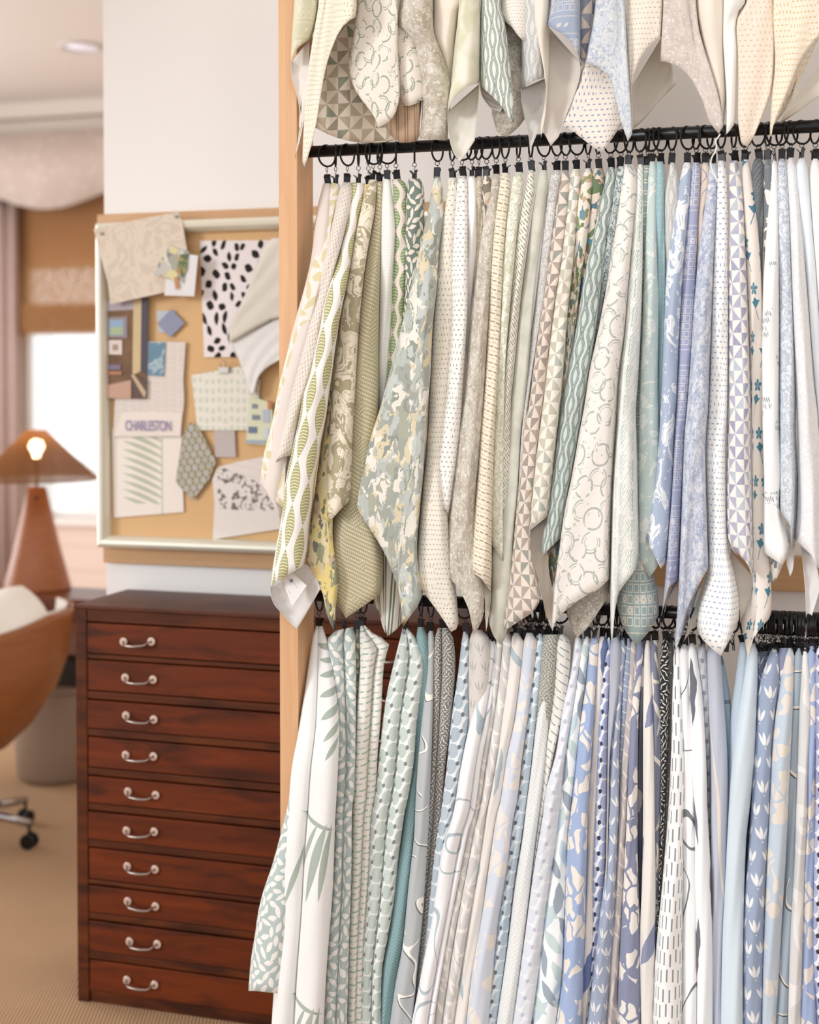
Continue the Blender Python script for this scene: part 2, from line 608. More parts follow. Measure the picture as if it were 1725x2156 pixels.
W, CRM = 'f4f2ee', 'ece4d8'
PAT = dict(
    blush=lambda x, y: p_plain(x, y, 'ddd0c8'),
    yellowleaf=lambda x, y: p_leaf(x, y, 'ebe2da', 'd9cda4', .045, .021, .0075, 2, .2),
    rope=lambda x, y: p_bar(x, y + x * .7, 'e6ddd4', 'b9b0a4', .0085, .0068, .0017, .0050, .35),
    pods=lambda x, y: p_pods(x, y, 'efebe7', 'aaa878', 'dedab8', .034, .088, .0132),
    yellowcamo=lambda x, y: p_camo(x, y, ['e3cf88', 'd9c9a4', '98997e', 'e0d3aa', 'c6b094', '77786e', 'e2d39a'], 34, .03, 80, .3),
    marbletan=lambda x, y: p_marble(x, y, 'aea588', 'ebe0cd', 20, .47),
    dotrow=lambda x, y: p_dash(x, y + x * .35, 'aea587', 'ece4cc', .0042, .0082, .0026, .0024, .5, .002, .0),
    whitetex=lambda x, y: p_dash(x, y, 'eeeeea', 'd5d6d0', .006, .005, .003, .0015),
    greenstripe=lambda x, y: p_stripe(x, y, 'e9e2da', '6f8272', .028, .22),
    greenpod=lambda x, y: p_pods(x, y, 'e3d8ce', '84986f', 'b9c49c', .030, .050, .0135),
    darkleaf=lambda x, y: p_leaf(x, y, '74837a', 'e6ddd2', .026, .012, .0046, 2, .2),
    greycamo=lambda x, y: p_camo(x, y, ['a5aaa2', 'b9bfb9', '979d95', 'e9e5db', 'aeb0a0', 'c3c9c6', 'ddd0b0'], 34, .035, 85, .3),
    olivestitch=lambda x, y: p_dash(x, y, 'ebe5da', '9f946f', .0125, .0095, .0056, .0028),
    greystitch=lambda x, y: p_dash(x, y, 'f3f1ed', '85817a', .0125, .0095, .0056, .0028),
    white=lambda x, y: p_plain(x, y, 'f0eeea'),
    ivory=lambda x, y: p_plain(x, y, 'e9dfd0'),
    tanspeck=lambda x, y: p_mottle(x, y, 'd6cbb9', 'b9ad98', 'a79c86', 90),
    botanic=lambda x, y: p_camo(x, y, ['e2d9cc', '8a8170', 'd0c7b4', '5f6a66', 'c7a58a', 'e8e0d6'], 60, .03),
    taupemottle=lambda x, y: p_mottle(x, y, 'd9d3c8', 'bdb4a5', 'a49a89', 42, .3),
    olivebar=lambda x, y: p_bar(x, y + x * .25, 'ece4d6', 'a59665', .0135, .0078, .0105, .0024, .5, 'd9c9a0'),
    greenscroll=lambda x, y: p_scroll(x, y, 'eeece2', 'cdcfb6', 40),
    greenbar=lambda x, y: p_bar(x, y + x * .9, 'eae4d8', '68705f', .0125, .0085, .0095, .0022, .5, '7d9a8c'),
    cloud=lambda x, y: p_plain(x, y, 'd7d6cb', 'c5c6b8', 22),
    vine=lambda x, y: p_scroll(x, y, 'dddbd8', 'b4b3b1', 60),
    pinmauve=lambda x, y: p_pin(x, y, 'e3d7ca', 'a5968c', '868c86', .023, '928684'),
    pinsage=lambda x, y: p_pin(x, y, 'eee8dc', 'bfbaa8', 'a8aea6', .023, 'cbc6b2'),
    greenfloral=lambda x, y: p_camo(x, y, ['eae2d6', '8e9a70', 'e6d9cc', 'eae2d6', '737f60', 'c9ab92', '7393a2', 'ece4da', 'eae2d6'], 75, .02),
    darkfloral=lambda x, y: p_camo(x, y, ['5f8796', 'c3aa94', '6a7d5c', 'dacdc0', '7a6c5a', '537684', 'dacdc0', '8f9c80'], 60, .02),
    ogee=lambda x, y: p_ogee(x, y, 'cdd8d6', '6a7568', .022, .055, .038),
    ogeefine=lambda x, y: p_ogee(x, y, 'dbd9d4', 'a3aab0', .022, .055, .03),
    bluedamask=lambda x, y: p_scroll(x, y, 'c9cfcb', '6c7f86', 46),
    rings=lambda x, y: p_rings(x, y, 'efeae4', 'b7bcb6', .060),
    ringsgreen=lambda x, y: p_rings(x, y, 'ebe3d8', 'a3ab9c', .050),
    fern=lambda x, y: p_fern(x, y, 'eeeeea', 'a0b8ae', .040, .0095, .0018),
    blockteal=lambda x, y: p_block(x, y + .05, '93a5a5', 'd9d2c2', .021),
    blockperi=lambda x, y: p_block(x, y, 'a5abc6', 'dedbdc', .0145),
    blockblue=lambda x, y: p_block(x, y, 'a3afc6', 'd4d3d0', .016),
    blockolive=lambda x, y: p_block(x, y, 'd3d0b4', 'e8e3cf', .013),
    aqua=lambda x, y: p_marble(x, y, 'c2d2d0', 'e0e4df', 18, .56),
    tealdot=lambda x, y: p_dash(x, y, '9dbcc2', 'd5dcd8', .012, .014, .003, .003, .5),
    splash=lambda x, y: p_marble(x, y, 'adbad0', 'eceef0', 17, .55),
    beigemotif=lambda x, y: p_line(x, y, 'd9c9bc', '9a9aa6', 12),
    pebwater=lambda x, y: p_mottle(x, y, 'dfe3ea', 'b3bdd2', '8f9cba', 48, .45),
    bluestitch=lambda x, y: p_dash(x, y, 'f2f2f0', '7f93b8', .0135, .0100, .0068, .0031),
    pinlilac=lambda x, y: p_pin(x, y, 'efebe4', 'a5a6c2', 'b0bccb', .023, '8e8fb2'),
    gingko=lambda x, y: p_gingko(x, y, 'e9e1d9', '4f8398'),
    charcoal=lambda x, y: p_bar(x, y + x * .9, '63676c', '9fa3a7', .006, .006, .0035, .0022, .5),
    greyfloral=lambda x, y: p_camo(x, y, ['8b9298', 'eee8de', 'eee8de', '7b8288', 'e6e0d6'], 30, .03),
    grasses=lambda x, y: p_tuft(x, y, 'f4f4f3', '9aa3a9', '7f8890'),
    greyscroll=lambda x, y: p_scroll(x, y, 'dde3ea', 'b7bfca', 42),
    subtle=lambda x, y: p_scroll(x, y, 'eeeeee', 'e4e5e8', 42),
    paleblue=lambda x, y: p_plain(x, y, 'dfe7ee', 'e6ecf1'),
    darkprint=lambda x, y: p_marble(x, y, '66707a', 'c9cac8', 30, .56),
    mottlegrey=lambda x, y: p_mottle(x, y, 'd2ccc2', 'b4aea2', '8f887b', 70, .4),
    tealnoct=lambda x, y: p_marble(x, y, '4d6a6c', 'c0ab88', 40, .58),
    # lower rod
    palm=lambda x, y: p_palm(x, y, 'efefed', 'aab5aa'),
    sageleaf=lambda x, y: p_leaf(x, y, 'b3c1bf', 'efece6', .029, .0125, .0054, 2, .1),
    oliveleaf=lambda x, y: p_leaf(x, y, '6f7464', 'b8b49c', .029, .013, .005, 2, .2),
    greendash=lambda x, y: p_bar(x, y - x * .18, 'ece8e0', 'a3bcae', .026, .0125, .020, .0034, .5, 'c2c6c0'),
    pebsage=lambda x, y: p_pebble(x, y, 'f0f2f0', 'bfccc4', '85888f'),
    tealknit=lambda x, y: p_dash(x, y + x * .6, '7fa0a4', 'b9cccb', .005, .006, .0038, .0015, .5, .0, .2),
    ribbon=lambda x, y: p_ribbon(x, y, 'b9bdbf', 'f4f1ea', '6f7377'),
    ricegrey=lambda x, y: p_leaf(x, y, '807e7b', 'dcd6cc', .0098, .0046, .0012, 2, .1),
    pebblue=lambda x, y: p_pebble(x, y, 'e8edf0', 'a9b9c4', '757a82'),
    birdfoot=lambda x, y: p_tulip(x, y, 'd8d2cc', 'a5adae', .037, .42, .0012),
    bluelines=lambda x, y: p_line(x, y, 'f3f3f5', 'b4c3cb', 6, .0065, .5),
    greyfern=lambda x, y: p_brush(x, y, 'd3d1ce', ['ece8e2'], .05, .026, .0042, 4),
    creamstroke=lambda x, y: p_brush(x, y, 'e9e4de', ['b3c1c7'], .14, .05, .0065, 2),
    lilacshape=lambda x, y: p_shard(x, y, 'd4dae6', 'ebe3dc', 42, .58, .09, .018),
    pebdots=lambda x, y: p_pebble(x, y, 'e6ecf1', 'b2c5d2', '6d7680', .024, .030),
    ricewhite=lambda x, y: p_leaf(x, y, 'dfe1e0', 'eff0ee', .0098, .0046, .0013, 2, .1),
    ricedark=lambda x, y: p_leaf(x, y, '8d8d86', 'c4c2b6', .0085, .0042, .0014, 3, .2),  # darker rice print that paints the crease shade
    slantdash=lambda x, y: p_bar(x, y + x * .55, 'e9e6df', '94a1a8', .026, .0165, .021, .0026, .5),
    peblilac=lambda x, y: p_pebble(x, y, 'eceef2', 'dbe0ea', 'c3c6d4', .028, .034),
    bluebrush=lambda x, y: p_brush(x, y, 'eff3f4', ['c6d7e0', '9faab6', 'c9d9d8'], .062, .032, .010, 3),
    cornflower=lambda x, y: p_shard(x, y, 'a3b5d8', 'ebe4dc', 42, .58, .09, .018),
    indigoblob=lambda x, y: p_brush(x, y, 'e4dfda', ['6d7ba6'], .13, .05, .012, 2),
    pebperi=lambda x, y: p_pebble(x, y, 'e9ebf0', '99a5ca', '3c4152', .024, .030),
    lilacplain=lambda x, y: p_line(x, y, 'b7bbc8', 'd8cfc6', 3.2, .010, .4),
    tulipblue=lambda x, y: p_tulip(x, y, 'a3aec4', 'e9e9e9', .036, .5, .0024),
    bluelinear=lambda x, y: p_bar(x, y + x * .3, '9aa5bb', 'dfe0e2', .02, .012, .013, .002),
    taupescrib=lambda x, y: p_brush(x, y, 'bdb5b4', ['ddd3ca'], .045, .024, .0028, 3),
    indigoshard=lambda x, y: p_shard(x, y, '8b91ab', 'ece7e0', 42, .58, .09, .018),
    slate=lambda x, y: p_shard(x, y, '5c5f6c', 'a29c9c', 26, .3, .09, .02),
    creamindigo=lambda x, y: p_brush(x, y, 'ebe6e0', ['9096b2'], .15, .055, .016, 1),
    slatefloral=lambda x, y: p_brush(x, y, '80869a', ['dcd5cb', 'e6e0d8'], .06, .034, .0042, 3),
    riceblack=lambda x, y: p_leaf(x, y, '2b2b2d', 'dddbd6', .0125, .0058, .0013, 2, .15),
    charspeck=lambda x, y: p_dash(x, y, '4c4a4a', 'b3afaa', .014, .013, .0035, .0022),
    dashwhite=lambda x, y: p_bar(x, y - x * .1, 'f5f6f5', '8d9196', .0118, .033, .0030, .024, .5),
    linewhite=lambda x, y: p_line(x, y, 'f3f3f4', '7a7d82', 5, .0055, .5),
    boldstroke=lambda x, y: p_brush(x, y, 'f5f6f8', ['6f727d'], .16, .065, .0085, 2),
    pebgrey=lambda x, y: p_pebble(x, y, 'c4c6cb', 'b0b3ba', '8d9098', .024, .030),
    lavender=lambda x, y: p_line(x, y, 'bfc4d2', 'e2d8ca', 2.6, .004, .3),
    slateblue=lambda x, y: p_line(x, y, '8496a4', '5f6f7c', 4, .01),
    ribblue=lambda x, y: p_rib(x, y, 'd8e5ee', 'c3d2dd', .0042, .5),
    ribblue2=lambda x, y: p_rib(x, y, 'c0cfdb', 'a5b5c2', .0042, .1),
    navy=lambda x, y: p_tulip(x, y, '4d5667', '8d95a3', .032, .5, .0015),
    tulipslate=lambda x, y: p_tulip(x, y, '9daac2', 'ececec', .043, .45, .0032),
    paleshard=lambda x, y: p_shard(x, y, 'c3d0dd', 'e4ddd4', 42, .58, .09, .018),
    ribbonblue=lambda x, y: p_ribbon(x, y, 'a3b0bc', 'e2d9ce', '4f565e', 8, .022),
    greigeleaf=lambda x, y: p_line(x, y, 'd8d7d6', 'e9e7e4', 6, .02, .6),
    blueshard=lambda x, y: p_shard(x, y, 'a0b0d2', 'e3dbd2', 42, .58, .09, .018),
    # top row
    olivedots=lambda x, y: p_dash(x, y, 'efe8d8', 'b3aa80', .0115, .0092, .0052, .0028),
    pintaupe=lambda x, y: p_pin(x, y, 'e0d4c4', 'b0a48c', '8c8670', .026, '77826f'),
    brownstripe=lambda x, y: p_stripe(x, y, 'b59a82', '8f745e', .02, .2),
    yellowgreen=lambda x, y: p_plain(x, y, 'ebe6d8', 'd6d5b8', 24),
    ogeedark=lambda x, y: p_ogee(x, y, 'e3e8e2', '6c7b70', .026, .060, .036),
    greydash=lambda x, y: p_dash(x, y, 'eae5dc', 'a6a6a0', .0082, .0066, .0045, .0014),
    pinnavy=lambda x, y: p_pin(x, y, 'e2d3c3', '6f7d9c', '8b96a8', .027),
    watercolor=lambda x, y: p_mottle(x, y, 'c8d1dd', 'd9dcdc', '93a5c0', 48, .4),
    bluedash=lambda x, y: p_dash(x, y, 'ebe3da', '6e86ae', .0130, .0102, .0068, .0031),
    greydots=lambda x, y: p_dash(x, y, 'eae2d4', 'a3a098', .0118, .0094, .0056, .0024),
    rosemottle=lambda x, y: p_mottle(x, y, 'dbd1ca', 'cdc3bb', 'c3b9b2', 48, .3),
    tandots=lambda x, y: p_dash(x, y, 'eddfd0', 'cfb69a', .0118, .0096, .0058, .0027),
    golddots=lambda x, y: p_dash(x, y, 'f0e4d0', 'c9ab78', .0128, .0102, .0072, .0031),
)


def weave():
    x, y, z = coords('UV')
    return noi(x, y, 500, 1) + mth('SINE', x * 5200.0) * .12 + noi(x, y, 14, 2) * 1.2, .22, .0012


def fabric(key, rot=0.0, ofs=(0, 0)):
    nm = 'fabric_' + key + ('_turned' if rot else '')
    return material(nm, lambda: PAT[key](*coords('UV', rot, (0, 0) if key == 'palm' else (ofs[0] + 3.013, ofs[1] + 2.007))[:2]), rough=.85, sheen=.15, bump=weave, spec=.2)


def reverse_mat(h='e2dbd0'):
    return material('fabric_reverse_' + h, lambda: mix(noi(*coords('UV')[:2], 700, 2) * .3, h, 'ffffff'), rough=.9, sheen=.1, bump=weave, spec=.15)
# ------------------------------------------------------------------ hanging fabric swatches
YR = 2.71                      # the rods stand in the plane y = YR


def crom(pts, n):              # smooth resampling of a polyline in n+1 points
    P = [Vector(p) for p in pts]
    if len(P) == 1:
        return [P[0].copy() for _ in range(n + 1)]
    L = [0]
    for a, b in zip(P, P[1:]):
        L.append(L[-1] + max((b - a).length, 1e-6))
    out = []
    k = 0
    for i in range(n + 1):
        d = L[-1] * i / n
        while k < len(P) - 2 and d > L[k + 1]:
            k += 1
        t = min(1, max(0, (d - L[k]) / (L[k + 1] - L[k])))
        p1, p2 = P[k], P[k + 1]
        h = L[k + 1] - L[k]
        m1 = (p2 - p1) if k == 0 else (p2 - P[k - 1]) * (h / (L[k + 1] - L[k - 1]))
        m2 = (p2 - p1) if k + 2 >= len(P) else (P[k + 2] - p1) * (h / (L[k + 2] - L[k]))
        t2, t3 = t * t, t * t * t
        out.append(p1 * (2 * t3 - 3 * t2 + 1) + m1 * (t3 - 2 * t2 + t) + p2 * (-2 * t3 + 3 * t2) + m2 * (t3 - t2))
    return out


def hemcurve(H, us):           # hem through H, sharp at its lowest point
    k = max(range(len(H)), key=lambda i: H[i][1])
    if k == 0 or k == len(H) - 1:
        c = crom(H, 60)
        return [c[min(60, int(round(u * 60)))] for u in us]
    def length(p): return sum((Vector(a) - Vector(b)).length for a, b in zip(p, p[1:]))
    la, lb = length(H[:k + 1]), length(H[k:])
    ut = la / (la + lb)
    n = len(us)
    kt = min(range(1, n - 1), key=lambda i: abs(us[i] - ut))
    A, B = crom(H[:k + 1], 60), crom(H[k:], 60)
    out = []
    for i, u in enumerate(us):
        if i <= kt:
            out.append(A[int(round(60 * u / us[kt]))])
        else:
            out.append(B[int(round(60 * (u - us[kt]) / (1 - us[kt])))])
    return out


def sheet(mb, L, R, H, depth, lay, rows=30, cols=12, folds=(), bmax=.03, wrap=.05, flip=False, wave=0.0, seed=0, wl=True, wr=True, bfac=.42):
    rnd = random.Random(seed)
    ph = [rnd.uniform(0, 6.28) for _ in range(4)]
    knots = [0.0] + list(folds) + [1.0]
    us, ds = [], []
    for a, b in zip(knots, knots[1:]):
        n = max(6, int(cols * (b - a) + 2))
        for i in range(n + 1):
            if us and i == 0:
                continue
            t = PI * i / n
            us.append(a + (b - a) * (1 - math.cos(t)) / 2)
            ds.append(math.sin(t) * (b - a))
    Ls, Rs = crom(L, rows), crom(R, rows)
    Hs = hemcurve([L[-1]] + H + [R[-1]], us)
    T0, T1 = Ls[0], Rs[0]
    grid = []
    for r in range(rows + 1):
        v = r / rows
        row = []
        l, q = Ls[r], Rs[r]
        wpx = max((q - l).length, 1.0)
        wm = wpx / 1080.0
        sm = min(1.0, v * 3.0)
        sm = sm * sm * (3 - 2 * sm)
        for u, d in zip(us, ds):
            p = l * (1 - u) + q * u
            base = Ls[-1] * (1 - u) + Rs[-1] * u
            p = p + (Hs[us.index(u)] - base) * (v if len(H) else 0) ** 1.0 if len(H) else p
            b = min(bfac * wm * d * (1 if not folds else 1.15), bmax)
            dy = -lay * sm / 1000.0 + depth - b
            dy += wave * sm * math.sin(v * 5 + ph[0] + 3 * u) + .0015 * sm * math.sin(v * 17 + ph[1] + u * 9)
            row.append((p, dy))
        # the cloth carries on backwards beyond both silhouettes
        wk = wrap * min(1, v * 4 + .05)
        pre, post = [], []
        for k in (4, 3, 2, 1):
            ins = min(wpx * .12, 4) * k / 4
            if wl:
                rr = max(0, min(rows, v * rows * (1 - .05 * k)))
                i0 = int(rr)
                f = rr - i0
                pl = Ls[i0] * (1 - f) + Ls[min(rows, i0 + 1)] * f
                pre.append((pl + Vector((ins, 0)), row[0][1] + wk * k / 4))
            if wr:
                rr = max(0, min(rows, v * rows * (1 - .05 * k)))
                i0 = int(rr)
                f = rr - i0
                pr = Rs[i0] * (1 - f) + Rs[min(rows, i0 + 1)] * f
                post.append((pr - Vector((ins, 0)), row[-1][1] + wk * k / 4))
        row = pre + row + post[::-1]
        grid.append([onY(p.x, p.y, YR + dy) for p, dy in row])
    nc = len(grid[0])
    mid = nc // 2
    # arc-length coordinates
    V = [0.0]
    for r in range(rows):
        V.append(V[-1] - (grid[r + 1][mid] - grid[r][mid]).length)
    UV = []
    for r in range(rows + 1):
        a = [0.0]
        for c in range(nc - 1):
            a.append(a[-1] + (grid[r][c + 1] - grid[r][c]).length)
        m = a[mid]
        UV.append([(x - m, V[r] + (grid[r][c] - grid[r][mid]).z) for c, x in enumerate(a)])
    o = len(mb.v)
    for r in grid:
        mb.v.extend(r)
    for r in range(rows):
        for c in range(nc - 1):
            q = [(r, c), (r + 1, c), (r + 1, c + 1), (r, c + 1)]
            if flip:
                q = q[::-1]
            mb.f.append([o + i * nc + j for i, j in q])
            mb.mi.append(mb.cur)
            mb.uv.append([UV[i][j] for i, j in q])
    return grid


def pp(s):
    return [Vector(tuple(float(k) for k in t.split(','))) for t in s.split()]


SW = {}                        # swatches by key, for their clips


def swatch(key, pat, label, lay, L, R, H='', flap=None, folds=(), rev='e2dbd0', rot=0.0, group=None, wrap=.07,
           bmax=.05, wave=.004, drop=False, top=False, cat='fabric swatch', bfac=.66, parent=None, wl=True, wr=True, flay=None):
    L, R, H = pp(L), pp(R), pp(H)
    if drop:                   # reaches below the frame: carry the lines on to the real lower hem
        for P in (L, R):
            a, b = P[-2], P[-1]
            s = (b - a) / max(1, (b.y - a.y))
            P.append(b + s * (2262 + (lay * 7 % 23) - b.y))
        H = [(L[-1] + R[-1]) / 2 + Vector((0, 3))]
    if top:                    # hangs from the rod above the frame
        cx = (L[0].x + R[0].x) / 2 + top if not isinstance(top, bool) else (L[0].x + R[0].x) / 2
        l0, r0 = L[0], R[0]
        L = [Vector((cx - 8, -545)), l0 * .62 + Vector((cx - 10, -545)) * .38] + L
        R = [Vector((cx + 8, -545)), r0 * .62 + Vector((cx + 10, -545)) * .38] + R
    mb = MB()
    n = 44 if (drop or top) else 36
    sd = sum(ord(c) for c in key)
    sheet(mb, L, R, H, 0.0, lay, n, 13, folds, bmax, wrap, False, wave, sd, wl, wr, bfac)
    if flap:
        for fp in (flap if isinstance(flap, list) else [flap]):
            fl_, fr_, fh_ = (pp(q) for q in fp[:3])
            opt = fp[3] if len(fp) > 3 else {}
            sheet(mb, fl_, fr_, fh_, opt.get('depth', .004) - lay / 1000.0, 0, 16, 9, (), opt.get('b', .006), .004, not opt.get('front'), 0, sd, False, False, opt.get('bf', -.25 if not opt.get('front') else .3))
    o = mb.build('fabric_swatch', [fabric(pat, rot, (sd % 7 * .013, sd % 11 * .017)), reverse_mat(rev)], None, smooth=True)
    s = o.modifiers.new('thickness', 'SOLIDIFY')
    s.thickness = .0009
    s.offset = -1
    s.material_offset = 1
    s.material_offset_rim = 1
    s.use_even_offset = False
    tag(o, label, cat, group)
    SW[key] = (o, (L[0] + R[0]) / 2, label)
    return o
# ------------------------------------------------------------------ middle rod (all coordinates are photo pixels, depths in mm)
G1 = 'memo squares clipped by a corner to the middle rod'
U = lambda *a, **k: swatch(*a, **dict(dict(group=G1), **k))
U('u1', 'blush', 'plain blush linen square at the left end of the middle rod, mostly hidden', 70,
  '681,386 668,440 652,560 610,720 565,930 548,1010 555,1030', '696,386 700,440 690,560 660,720 620,930 606,1040 604,1080', '572,1056 590,1092', wrap=.012, rev='cdb8a8')
U('u2', 'yellowleaf', 'pale cream square with faint yellow leaf strokes, leftmost patterned one over the post', 80,
  '698,384 690,420 662,544 647,592 622,687 591,797 571,899 556,955 549,1003', '716,388 714,410 700,470 690,540 664,640 634,740 614,860 604,930 604,1000', '555,1022 575,1048 596,1071', wrap=.012, rev='d8cdc2')
U('u3', 'rope', 'cream square with slanting rows of tiny grey dashes beside the yellow leaf one', 88,
  '722,384 712,405 704,450 675,580 647,682 624,771 602,870 586,940 576,978', '741,384 744,409 725,493 707,559 690,626 674,717 658,784 643,835 626,905 618,958', '588,965',
  flap=('577,979 584,992 594,1004', '619,958 612,990 606,1016', '600,1024', dict(depth=.003)), wrap=.012, rev='bdb0a6')
U('u4', 'pods', 'white square with striped olive pod chains, corner curled up showing a paper label', 98,
  '742,384 739,409 719,493 703,559 685,626 668,717 652,784 637,835 627,894 612,960 601,1016 594,1080 581,1156 573,1200 569,1236', '768,386 764,420 752,472 734,580 716,669 703,758 693,835 683,899 673,952 660,1041 650,1131 643,1189', '585,1222 612,1208',
  flap=('568,1237 571,1256 578,1273 591,1289', '643,1187 660,1203 675,1240', '606,1306 625,1325 650,1284', dict(depth=.002)), wrap=.012, rev='ddd8d4')
U('u5', 'yellowcamo', 'narrow square painted with yellow, olive and grey brush blots, curling beside the olive pod one', 48,
  '766,388 756,440 744,500 726,600 708,700 692,800 684,880 674,950 662,1041 650,1120 645,1171', '786,388 778,420 760,500 744,600 728,700 714,800 702,870 698,952 692,1029 690,1080 699,1131 708,1177 701,1215 699,1270', '650,1196 668,1220 681,1256 690,1300 706,1332', rev='c9bca8')
U('u6', 'marbletan', 'tan square with a cream marbled splash print, hem curled short beside the dotted tan one', 58,
  '777,378 767,414 757,452 744,516 734,567 719,656 706,758 698,822 693,899 691,952 686,1010 684,1060 684,1100', '795,378 790,439 770,554 759,656 752,758 747,860 744,910 742,978 740,1046', '687,1084 696,1094 718,1072 736,1054',
  flap=('684,1104 686,1130 692,1152', '738,1052 722,1064 708,1120 703,1165', '700,1177', dict(depth=.002)), rev='c4bab0')
U('u7', 'dotrow', 'khaki square printed with slanting rows of tiny white dots, wide rounded tip', 40,
  '794,382 790,439 770,554 757,656 748,758 740,860 732,950 714,1040 700,1100 695,1160 696,1215 697,1245', '806,382 804,480 800,580 797,733 797,860 790,960 784,1060 800,1120 807,1182 806,1240', '703,1265 716,1281 728,1301 750,1286 780,1266 800,1250')
U('u8', 'whitetex', 'plain white finely textured square between the khaki dotted and the green pod ones', 16,
  '808,376 804,420 801,520 798,640 796,760 796,860', '822,378 830,440 833,478 828,605 820,758 812,850', '800,950', wrap=.03)
U('u8b', 'greenstripe', 'white square with two dark green stripes, its corner hanging below the khaki dotted one', 0,
  '790,1060 786,1160 784,1250 786,1272', '850,1060 850,1180 850,1260 848,1310', '800,1290 812,1320 816,1340 834,1326', wrap=.02, rev='d5cbc2',
  flap=('782,1250 790,1268 802,1296', '806,1236 808,1290 812,1332', '806,1318', dict(depth=-.003)))
U('u9', 'greenpod', 'pinkish square with green ribbed pods just left of the dark green leafy one', 12,
  '826,378 828,400 830,480 826,560 823,631 820,700 812,784 806,850', '842,376 856,390 856,529 850,669 846,740 826,800 818,860', '812,880')
U('u10', 'darkleaf', 'dark sage square scattered with pale leaves behind the big grey blotch print', 18,
  '862,376 857,390 854,503 850,631 840,700', '884,376 892,392 894,452 892,503 880,600 870,700', '850,760')
U('u11', 'greycamo', 'large grey-green square painted with white and cream blotches, widest of the left group', 46,
  '915,372 912,385 902,439 890,493 874,567 856,644 841,707 821,784 800,860 782,914 765,990 756,1030 752,1054', '927,372 932,385 934,452 925,529 920,605 912,682 907,784 899,888 894,978 887,1054 879,1156 884,1200 892,1246', '753,1072 782,1118 800,1146 816,1177 832,1220 841,1250 848,1322 862,1300 880,1276', rev='dcd8d0')
U('u12', 'olivestitch', 'cream square with olive running-stitch dashes, hanging lowest beside the grey blotch print', 24,
  '944,374 946,380 933,457 920,560 913,662 905,789 900,901 895,965 886,1054 876,1182 874,1215', '962,374 964,380 960,534 955,687 946,815 940,900 936,980 944,1080 950,1150 955,1200 961,1246 966,1310', '884,1236 900,1258 923,1289 950,1330 960,1326')
U('u13', 'greystitch', 'white square with grey running-stitch dashes over the olive stitched one', 38,
  '965,370 962,380 954,534 946,687 936,815 928,876 915,978 911,1030 910,1041', '981,370 985,380 985,509 985,636 980,738 972,866 970,900 962,978 955,1030 952,1060', '922,1052 943,1081')
U('u14', 'white', 'narrow plain white roll between the grey stitched and the taupe mottled ones', 8,
  '988,370 985,380 984,509 980,620 976,700', '1000,370 1003,380 1004,509 1000,585 990,700', '984,760')
U('u15', 'tanspeck', 'narrow tan speckled square peeping out before the dark botanical one', 5,
  '1003,372 1002,385 1002,470 999,520 996,600', '1014,370 1017,385 1017,470 1012,540 1006,620', '1000,660')
U('u16', 'botanic', 'narrow dark botanical print mostly hidden left of the taupe mottled one', 3,
  '1018,370 1016,385 1013,450 1006,520 998,600', '1032,370 1035,385 1036,420 1024,500 1012,600', '1002,680')
U('u17', 'taupemottle', 'taupe and grey mottled square with a long pointed corner, left of the olive barred one', 28,
  '1038,366 1034,385 1025,432 1012,509 1002,585 992,662 984,764 974,866 967,900 954,1003 946,1080 941,1156 941,1200', '1052,366 1053,380 1047,432 1040,521 1032,636 1024,764 1017,866 1010,960 1002,1050 1006,1140 1018,1210 1020,1284', '948,1218 961,1233 975,1256 987,1284 998,1337 1014,1309', rev='e0ddd8')
U('u18', 'olivebar', 'cream square with short olive brush bars in level rows', 36,
  '1056,364 1052,385 1043,457 1035,560 1028,687 1020,815 1012,901 1005,1003 994,1131 988,1192', '1073,364 1075,385 1068,457 1060,560 1055,662 1050,764 1044,879 1040,960 1036,1105 1036,1200 1034,1246', '996,1206 1010,1215 1024,1230',
  flap=('1015,1222 1020,1250 1022,1300', '1034,1244 1033,1270 1027,1310', '1024,1330', dict(depth=.002)), rev='dcd3c8')
U('u19', 'greenscroll', 'ivory square with pale green scrollwork, pointed tip over the cloudy grey one', 32,
  '1084,362 1078,385 1066,483 1058,611 1051,713 1043,866 1040,901 1035,1029 1033,1143', '1100,362 1103,385 1093,457 1083,560 1073,662 1065,764 1062,866 1060,927 1059,1080 1060,1156', '1044,1158 1060,1182')
U('u20', 'greenbar', 'cream square with slanting dark green dashes right of the green scroll one', 22,
  '1112,358 1110,378 1092,470 1082,560 1072,662 1064,764 1060,866 1056,927 1054,1040', '1124,358 1127,394 1120,432 1110,509 1098,611 1087,713 1078,815 1076,900 1076,978 1074,1056', '1058,1080')
U('u21', 'cloud', 'plain cloudy grey-green square whose tip hangs over the lower clips', 14,
  '1138,358 1134,375 1122,445 1109,534 1096,636 1084,764 1074,866 1068,960 1052,1080 1035,1160 1034,1258 1029,1310', '1152,358 1156,372 1147,457 1132,560 1124,636 1114,764 1104,866 1098,901 1091,1029 1083,1131 1082,1233 1070,1320', '1040,1340 1053,1356 1064,1344')
U('u22', 'vine', 'narrow grey vine print between the cloudy grey and the brown pinwheel ones', 8,
  '1164,358 1158,375 1145,483 1130,611 1117,713 1104,820 1098,900 1092,1000', '1180,358 1182,375 1173,432 1157,560 1142,662 1127,764 1114,866 1106,960', '1092,1060')
U('u23', 'pinmauve', 'square of brown and grey pinwheel triangles, broad pointed hem above the lower clips', 30,
  '1184,358 1181,375 1171,432 1155,560 1140,662 1125,764 1112,866 1104,888 1096,1003 1086,1092 1079,1169 1068,1258 1059,1320', '1197,358 1201,385 1195,457 1183,560 1170,636 1157,738 1144,840 1139,876 1127,978 1117,1080 1116,1131 1126,1195 1139,1253', '1062,1327 1090,1310 1120,1290 1134,1272')
